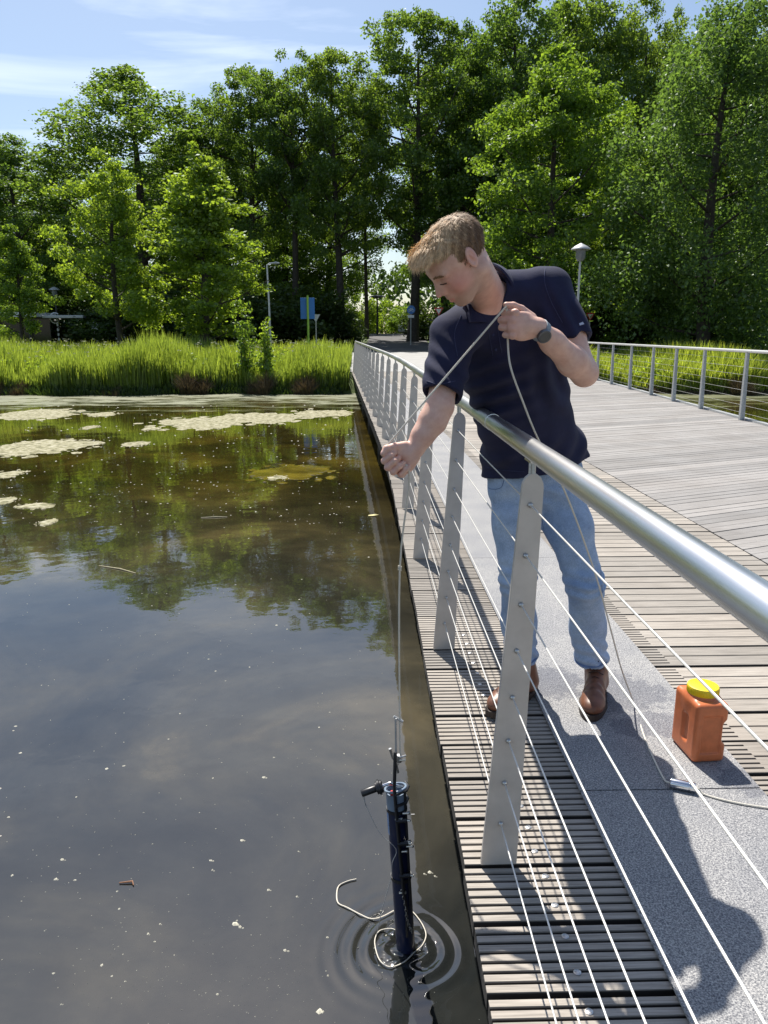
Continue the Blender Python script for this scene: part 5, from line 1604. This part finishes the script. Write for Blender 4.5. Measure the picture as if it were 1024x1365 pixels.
# --- algae mats and floating bits
m, t, b = new_mat('algae_mat')
n = noise(t, 9, 6, 0.7, coord='World'); n2 = noise(t, 60, 3, 0.6, coord='World')
t.links.new(ramp(t, n.outputs['Fac'], [(0.38, (0.07, 0.065, 0.02)), (0.48, (0.25, 0.23, 0.12)), (0.64, (0.42, 0.39, 0.28))]).outputs[0], b.inputs['Base Color'])
b.inputs['Roughness'].default_value = 0.9; bump(t, b, n2.outputs['Fac'], 0.6, 0.006); M['algae'] = m
M['weed'] = simple('olive_weed', (0.12, 0.092, 0.010), 0.12, var=0.75, scale=2.2, bmp=0.6, bd=0.006)
def blob(px, py, wx, wy, seed, mat, th=0.008):
    g = np.random.default_rng(seed)
    c = gz(px, py, WZ); rx = (gz(px+wx, py, WZ)-c).length; ry = (gz(px, py-wy, WZ)-c).length
    ph = g.uniform(0, 6.28, 8); n = 200; ring = []
    for i in range(n):
        a = 2*math.pi*i/n
        r_ = 1+0.16*math.sin(a+ph[0])+0.13*math.sin(2*a+ph[1])+0.10*math.sin(3*a+ph[2])+0.05*math.sin(7*a+ph[3])+0.04*math.sin(13*a+ph[4])+0.035*g.normal()
        ring.append((math.cos(a)*rx*r_, math.sin(a)*ry*r_))
    V = [(0, 0, th)]; F = []
    for s_, z in ((0.5, th), (0.9, th*0.8), (1.0, -0.002)):
        V += [(x*s_, y*s_, z) for x, y in ring]
    for i in range(n):
        k_ = (i+1) % n; F.append((0, 1+i, 1+k_))
        for l_ in range(2): F.append((1+l_*n+i, 1+(l_+1)*n+i, 1+(l_+1)*n+k_, 1+l_*n+k_))
    # ragged scraps broken off the rim
    for q in range(34 if th < 0.006 else 26):
        a = g.uniform(0, 6.28); d_ = g.uniform(0.85, 1.35); s_ = g.uniform(0.04, 0.16)
        b0 = len(V); cx_, cy_ = math.cos(a)*rx*d_, math.sin(a)*ry*d_
        V.append((cx_, cy_, th*0.6+0.0004*q))
        for i in range(9): V.append((cx_+math.cos(i*0.698)*s_*rx*g.uniform(0.5, 1.2), cy_+math.sin(i*0.698)*s_*ry*g.uniform(0.6, 1.6), 0.0012))
        F += [(b0, b0+1+i, b0+1+(i+1) % 9) for i in range(9)]
    return mesh_np('algae_mat', np.array(V), F, mat, True), c
ab = [(52, 553, 54, 5.5, 'long pale algae mat near the far bank at the left edge of the pond'),
      (345, 558, 52, 7, 'largest pale algae mat, right end of the long drift below the reeds'),
      (262, 564, 58, 6.5, 'pale algae mat forming the left end of the long drift'),
      (425, 551, 34, 5, 'pale algae mat nearest the bridge, below the reeds'),
      (55, 597, 60, 8, 'broad pale algae mat at the left edge, middle of the pond'),
      (110, 592, 26, 4, 'narrow algae mat touching the right tip of the broad left one'),
      (180, 592, 15, 3, 'small pale algae scrap right of the broad left mat'),
      (140, 552, 16, 2.5, 'thin algae scrap right of the long mat near the far bank'),
      (120, 570, 9, 2, 'tiny algae scrap between the two left mats'),
      (12, 632, 18, 4, 'small algae mat at the left edge above the sky reflection'),
      (6, 668, 14, 4, 'algae mat cut by the left edge, below the small one'),
      (45, 675, 22, 3.5, 'thin algae streak just above the sky reflection'),
      (62, 697, 11, 3.5, 'round algae pad lowest on the left, by the sky reflection'),
      (200, 572, 10, 2, 'tiny algae scrap left of the long drift'),
      (372, 637, 12, 3, 'pale scrap lying on the yellow weed patch')]
for i, (x, y, wx, wy, lb) in enumerate(ab):
    me, c = blob(x, y, wx, wy, 100+i, M['algae'])
    o = link('algae_mat', me, None, (c.x, c.y, WZ+0.001)); tag(o, lb, 'algae mat', 'pale algae mats floating on the pond')
me, c = blob(385, 631, 52, 9, 150, M['weed'], 0.004)
tag(link('weed_patch', me, None, (c.x, c.y, WZ+0.0015)), 'yellow olive weed patch lying at the surface in the tree reflections', 'weed')
g = np.random.default_rng(21); mb = MB()
def fleck(px, py, s):
    c = gz(px, py, WZ); s = s*(c - Vector((0, 0, CAM_H))).length/1000
    k_ = g.integers(4, 7); a0 = g.uniform(0, 6.28)
    pts = [(c.x+s*math.cos(a0+2*math.pi*i/k_)*g.uniform(0.5, 1.2), c.y+s*math.sin(a0+2*math.pi*i/k_)*g.uniform(0.5, 1.2)) for i in range(k_)]
    V = [(x, y, WZ-0.0005) for x, y in pts] + [(c.x, c.y, WZ+0.0012+0.25*s)]
    mb.add(V, [(i, (i+1) % k_, k_) for i in range(k_)])
for _ in range(620):
    py = 600+740*g.random()**0.8; px = g.uniform(0, 500+ (py-560)*0.05)
    fleck(px, py, g.uniform(0.4, 1.1) if g.random() < 0.9 else g.uniform(1.2, 2.4))
for _ in range(330): fleck(g.normal(330, 110), g.normal(1310, 40), g.uniform(0.3, 0.9))
for _ in range(400): fleck(g.uniform(0, 470), g.uniform(540, 700), g.uniform(0.5, 1.8))
for x, y, s_ in ((352, 1036, 4), (323, 1120, 4), (398, 1135, 2.5), (281, 1147, 4), (283, 1160, 3), (358, 1186, 4), (396, 1195, 3), (313, 1232, 6), (320, 1236, 5), (380, 1267, 5), (74, 1172, 4), (83, 1146, 4), (426, 1348, 6), (197, 1245, 3), (573, 1163, 5), (566, 1165, 3), (580, 1168, 3), (213, 1232, 2.5), (398, 1135, 2)):
    fleck(x, y, s_*0.7); fleck(x+s_*0.8, y+1, s_*0.4)
fo = mb.build('floating_flecks', simple('fleck', (0.48, 0.46, 0.37), 0.8)); tag(fo, 'pale seeds and flecks scattered over the pond surface', kind='stuff')
def stalk(p0, p1, r_, lb, mat, nm='reed_stalk', cat='stalk'):
    a, b_ = gz(*p0, WZ+0.004), gz(*p1, WZ+0.004); m_ = (a+b_)/2 + Vector((0.02, 0.01, 0.003))
    tag(MB().tube([a-a, m_-a, b_-a], [r_*0.6, r_, r_*0.5], 6).build(nm, mat, None, True, loc=a), lb, cat)
M['straw'] = simple('straw', (0.55, 0.48, 0.30), 0.8, var=0.15)
stalk((268, 690), (303, 689), 0.008, 'short dry reed stalk floating in the tree reflections', M['straw'])
stalk((132, 754), (181, 764), 0.006, 'long thin dry stalk floating where trees and sky reflections meet', M['straw'])
stalk((159, 1177), (178, 1180), 0.004, 'small brown twig floating in the near water', simple('twig', (0.26, 0.13, 0.07), 0.8), 'twig', 'twig')
M['leafy'] = simple('yellow_leaf', (0.55, 0.50, 0.22), 0.6)
lp = gz(497, 687, WZ+0.004)
lv = MB().add([(-0.05, -0.02, 0), (0, -0.035, 0.004), (0.07, 0.0, 0.008), (0.0, 0.035, 0.004), (-0.05, 0.02, 0), (0.02, 0.06, 0.003), (0.05, 0.085, 0.002), (0.01, 0.04, 0.002)], [(0, 1, 2, 3, 4), (3, 7, 6, 5)])
tag(lv.build('fallen_leaf', M['leafy'], None, False, loc=lp), 'pale yellow leaf floating close beside the bridge', 'leaf')

# --- lamps and signs by the lane
def ground_at(x, y): return float(ground_h(np.array(x), np.array(y)))
def mushroom(px, topy, Y, lb, wpx, mat):
    T = gy(px, topy, Y); zg = ground_at(T.x, Y); H_ = T.z-zg; r_ = wpx/1000*Y/2
    o = empty('street_lamp', (T.x, Y, zg)); tag(o, lb, 'lamp post', 'mushroom lamp posts')
    MB().tube([(0, 0, 0), (0, 0, H_*0.3), (0, 0, H_-0.62*r_*2)], [0.055, 0.05, 0.035], 12).build('pole', mat, o, True)
    MB().lathe([(r_, -r_*0.62), (r_*0.98, -r_*0.55), (r_*0.6, -r_*0.28), (r_*0.2, -r_*0.08), (0.02, 0)], (0, 0, H_), 28).build('lamp_shade', M['galv'], o, True)
    MB().lathe([(r_*0.30, -r_*1.75), (r_*0.48, -r_*1.45), (r_*0.52, -r_*0.64), (r_*0.45, -r_*0.60)], (0, 0, H_), 20).build('lamp_glass', M['lamp_glass'], o, True)
    return o
mushroom(775, 324, 27, 'large mushroom lamp post right of the man, before dark trees', 25, M['galv'])
lp_ = mushroom(72, 382, 50, 'far mushroom lamp post with striped foot and hoop sign, at left', 13, M['dark_post'])
hs = MB(); rr_ = 0.32
hs.tube([(rr_*math.cos(a)-0.1, -0.05, 1.75+rr_*math.sin(a)) for a in np.linspace(R(50), R(310), 18)], 0.035, 6); hs.build('hoop', M['white'], lp_, True)
for i in range(5): MB().tube([(0, 0, 0.35+0.3*i), (0, 0, 0.5+0.3*i)], 0.07, 10).build('stripe', M['white'], lp_, True)
T = gy(503, 393, 70); zg = ground_at(T.x, 70)
o = empty('street_lamp', (T.x, 70, zg)); tag(o, 'dark flat topped lamp post standing by the lane before yellow green shrubs', 'lamp post')
MB().tube([(0, 0, 0), (0, 0, T.z-zg-0.1)], [0.10, 0.06], 10).build('pole', M['dark_post'], o, True)
MB().lathe([(0.16, -0.28), (0.72, -0.20), (0.72, -0.14), (0.3, -0.05), (0.02, 0)], (0, 0, T.z-zg), 24).build('lamp_shade', M['dark_post'], o, True)
T = gy(357, 351, 46); zg = ground_at(T.x, 46); hh = T.z-zg
o = empty('street_lamp', (T.x, 46, zg)); tag(o, 'tall thin white street light with short arm, left of the blue panel', 'lamp post')
MB().tube([(0, 0, 0), (0, 0, hh*0.5), (-0.05, 0, hh-0.1), (0.1, 0, hh), (0.35, 0, hh+0.02)], [0.07, 0.055, 0.045, 0.04, 0.04], 10).build('pole', M['white'], o, True)
MB().tube([(0.3, 0, hh+0.01), (0.45, 0, hh+0.02), (0.68, 0, hh+0.01)], [0.05, 0.09, 0.04], 10).build('lamp_head', M['galv'], o, True)

T = gy(410, 396, 38); B = gy(410, 425, 38); zg = ground_at(T.x, 38)
o = empty('info_panel', (T.x, 38, zg)); tag(o, 'blue rectangular panel on lime green post standing behind the reeds', 'panel')
MB().tube([(0, 0, 0), (0, 0, T.z-zg+0.08)], 0.055, 12).build('post', M['green_post'], o, True)
MB().box(-0.36, 0.33, 0.06, 0.09, B.z-zg, T.z-zg-0.02).build('panel_board', M['blue'], o, False, 0.004)
for zz in (0.2, 0.8): MB().box(-0.34, 0.31, 0.045, 0.060, B.z-zg+zz*(T.z-B.z), B.z-zg+zz*(T.z-B.z)+0.05).build('rail', M['blue'], o)
T = gy(421, 419, 42); zg = ground_at(T.x, 42)
o = empty('traffic_sign', (T.x, 42, zg)); tag(o, 'small grey triangular sign seen from behind, right of the blue panel', 'sign')
MB().tube([(0, 0, 0), (0, 0, T.z-zg)], 0.03, 8).build('pole', M['galv'], o, True)
MB().prism([(-0.24, T.z-zg), (0.0, T.z-zg-0.42), (0.24, T.z-zg)], -0.05, -0.035, 'y').build('sign_plate', M['galv'], o)
def yield_sign(px, topy, Y, w_, lb):
    T = gy(px, topy, Y); zg = ground_at(T.x, Y); h_ = T.z-zg
    o = empty('traffic_sign', (T.x, Y, zg)); tag(o, lb, 'sign', 'yield signs by the lane')
    MB().tube([(0, 0, 0), (0, 0, h_)], 0.032, 8).build('pole', M['galv'], o, True)
    a = w_/2; hh = a*1.73
    r_ = MB().prism([(-a, h_), (0, h_-hh), (a, h_)], -0.05, -0.036, 'y').build('sign_plate', M['red'], o)
    b2 = a*0.62; c = h_-hh*0.36
    MB().prism([(-b2, c+b2*0.577), (0, c-b2*1.155), (b2, c+b2*0.577)], -0.054, -0.0505, 'y').build('sign_face', M['white'], r_)
yield_sign(585, 410, 46, 0.56, 'red and white yield triangle left of the man, before dark trunks')
yield_sign(787, 417, 40, 0.48, 'red and white yield triangle on thin pole below the large lamp')
T = gy(548, 407, 50); zg = ground_at(T.x, 50); h_ = T.z-zg
o = empty('traffic_sign', (T.x, 50, zg)); tag(o, 'round blue cycle path sign with white bicycle beside the lane', 'sign')
MB().tube([(0, 0, 0), (0, 0, h_)], 0.035, 8).build('pole', M['galv'], o, True)
dsk = MB().lathe([(0.27, -0.008), (0.27, 0.008)], (0, -0.045, h_-0.27), 32, (0, 1, 0)).build('sign_plate', M['blue'], o)
by = MB(); cz = h_-0.28
for sx in (-0.11, 0.11):
    by.tube([(sx+0.07*math.cos(a), -0.056, cz-0.04+0.07*math.sin(a)) for a in np.linspace(0, 2*math.pi, 17)], 0.010, 5)
for p_, q_ in (((-0.11, -0.04), (-0.04, 0.07)), ((-0.04, 0.07), (0.07, 0.07)), ((0.07, 0.07), (0.0, -0.04)), ((0.0, -0.04), (-0.04, 0.07)), ((-0.11, -0.04), (0.0, -0.04)), ((0.11, -0.04), (0.06, 0.10)), ((0.06, 0.10), (0.11, 0.11)), ((-0.07, 0.10), (-0.02, 0.10))):
    by.tube([(p_[0], -0.056, cz+p_[1]), (q_[0], -0.056, cz+q_[1])], 0.010, 5)
by.build('bicycle_symbol', M['white'], dsk)
MB().box(-0.2, 0.2, -0.05, -0.038, h_-0.78, h_-0.60).build('lower_plate', M['white'], o)

# --- low shelter at the far left, house and vehicles among the trees
T = gy(62, 417, 50); zg = ground_at(T.x, 50)
o = empty('shelter', (T.x, 50, zg)); tag(o, 'long low shelter with flat white roof on thin dark posts, far left', 'shelter')
hh = T.z-zg
MB().box(-14, 0, -1.6, 1.6, hh-0.28, hh).build('roof', M['white'], o, False, 0.03)
MB().box(-13.8, -0.4, 1.3, 1.4, 0, hh-0.29).build('back_wall', M['window'], o)
MB().box(0.05, 2.6, -0.9, 1.2, hh-0.34, hh-0.16).build('roof_extension', M['galv'], o, False, 0.03)
for i in range(7): MB().tube([(-0.6-2.1*i, -1.4, -0.1), (-0.6-2.1*i, -1.4, hh-0.29)], 0.05, 8).build('post', M['dark_post'], o, True)
T = gy(808, 356, 64); zg = ground_at(T.x, 64); hh = T.z-zg
o = empty('house', (T.x, 66, zg)); tag(o, 'house with grey pitched roof half hidden behind the mushroom lamp trees', 'house')
MB().box(-5, 6, -3.5, 3.5, -0.2, hh-2.6).build('wall', M['brick'], o)
MB().prism([(-4.0, hh-2.6), (4.0, hh-2.6), (0, hh)], -5.4, 6.4, 'x').build('roof', M['roof_grey'], o)
for x in (-3.6, -0.8, 2.2, 4.2):
    wf = MB().box(x-0.6, x+0.6, -3.56, -3.44, 1.0, 2.4).build('window', M['white'], o)
    MB().box(x-0.5, x+0.5, -3.575, -3.562, 1.1, 2.3).build('pane', M['window'], wf)
def car(px, Y, name, lb, H_=1.5, L_=4.2, rz=0.0, mat='white'):
    T = gy(px, 430, Y); zg = ground_at(T.x, Y)
    o = empty(name, (T.x, Y, zg), rz); tag(o, lb, 'van' if H_ > 1.8 else 'car')
    W_ = 0.85; h = H_
    prof = [(-L_/2, 0.35), (-L_/2+0.05, h*0.62), (-L_/2+0.35, h*0.97), (-L_/2+0.8, h), (L_*0.12, h), (L_*0.28, h*0.66), (L_/2-0.1, h*0.55), (L_/2, h*0.42), (L_/2, 0.3), (L_/2-0.1, 0.22), (-L_/2+0.1, 0.22)]
    bd_ = MB().prism(list(reversed(prof)), -W_, W_, 'y').build('body', M[mat], o, False, 0.05)
    MB().prism([(-L_/2+0.5, h*0.64), (L_*0.22, h*0.64), (L_*0.10, h*0.93), (-L_/2+0.65, h*0.93)], -W_-0.006, -W_+0.02, 'y').build('side_window', M['window'], o)
    for x in (-L_*0.31, L_*0.31):
        for sy in (-1, 1):
            wh = MB().lathe([(0.2, -0.10), (0.31, -0.09), (0.32, 0), (0.31, 0.09), (0.2, 0.10)], (x, sy*(W_-0.08), 0.32), 20, (0, 1, 0)).build('wheel', M['black'], o, True)
            MB().lathe([(0.18, -0.11), (0.18, 0.11)], (x, sy*(W_-0.08), 0.32), 14, (0, 1, 0)).build('rim', M['galv'], wh, True)
car(172, 55, 'parked_van', 'pale parked van glimpsed under the slim young tree', 2.1, 4.8, 0.1)
car(563, 72, 'parked_car', 'white parked car glimpsed between trunks behind the cycle sign', 1.45, 4.2, 0.4)
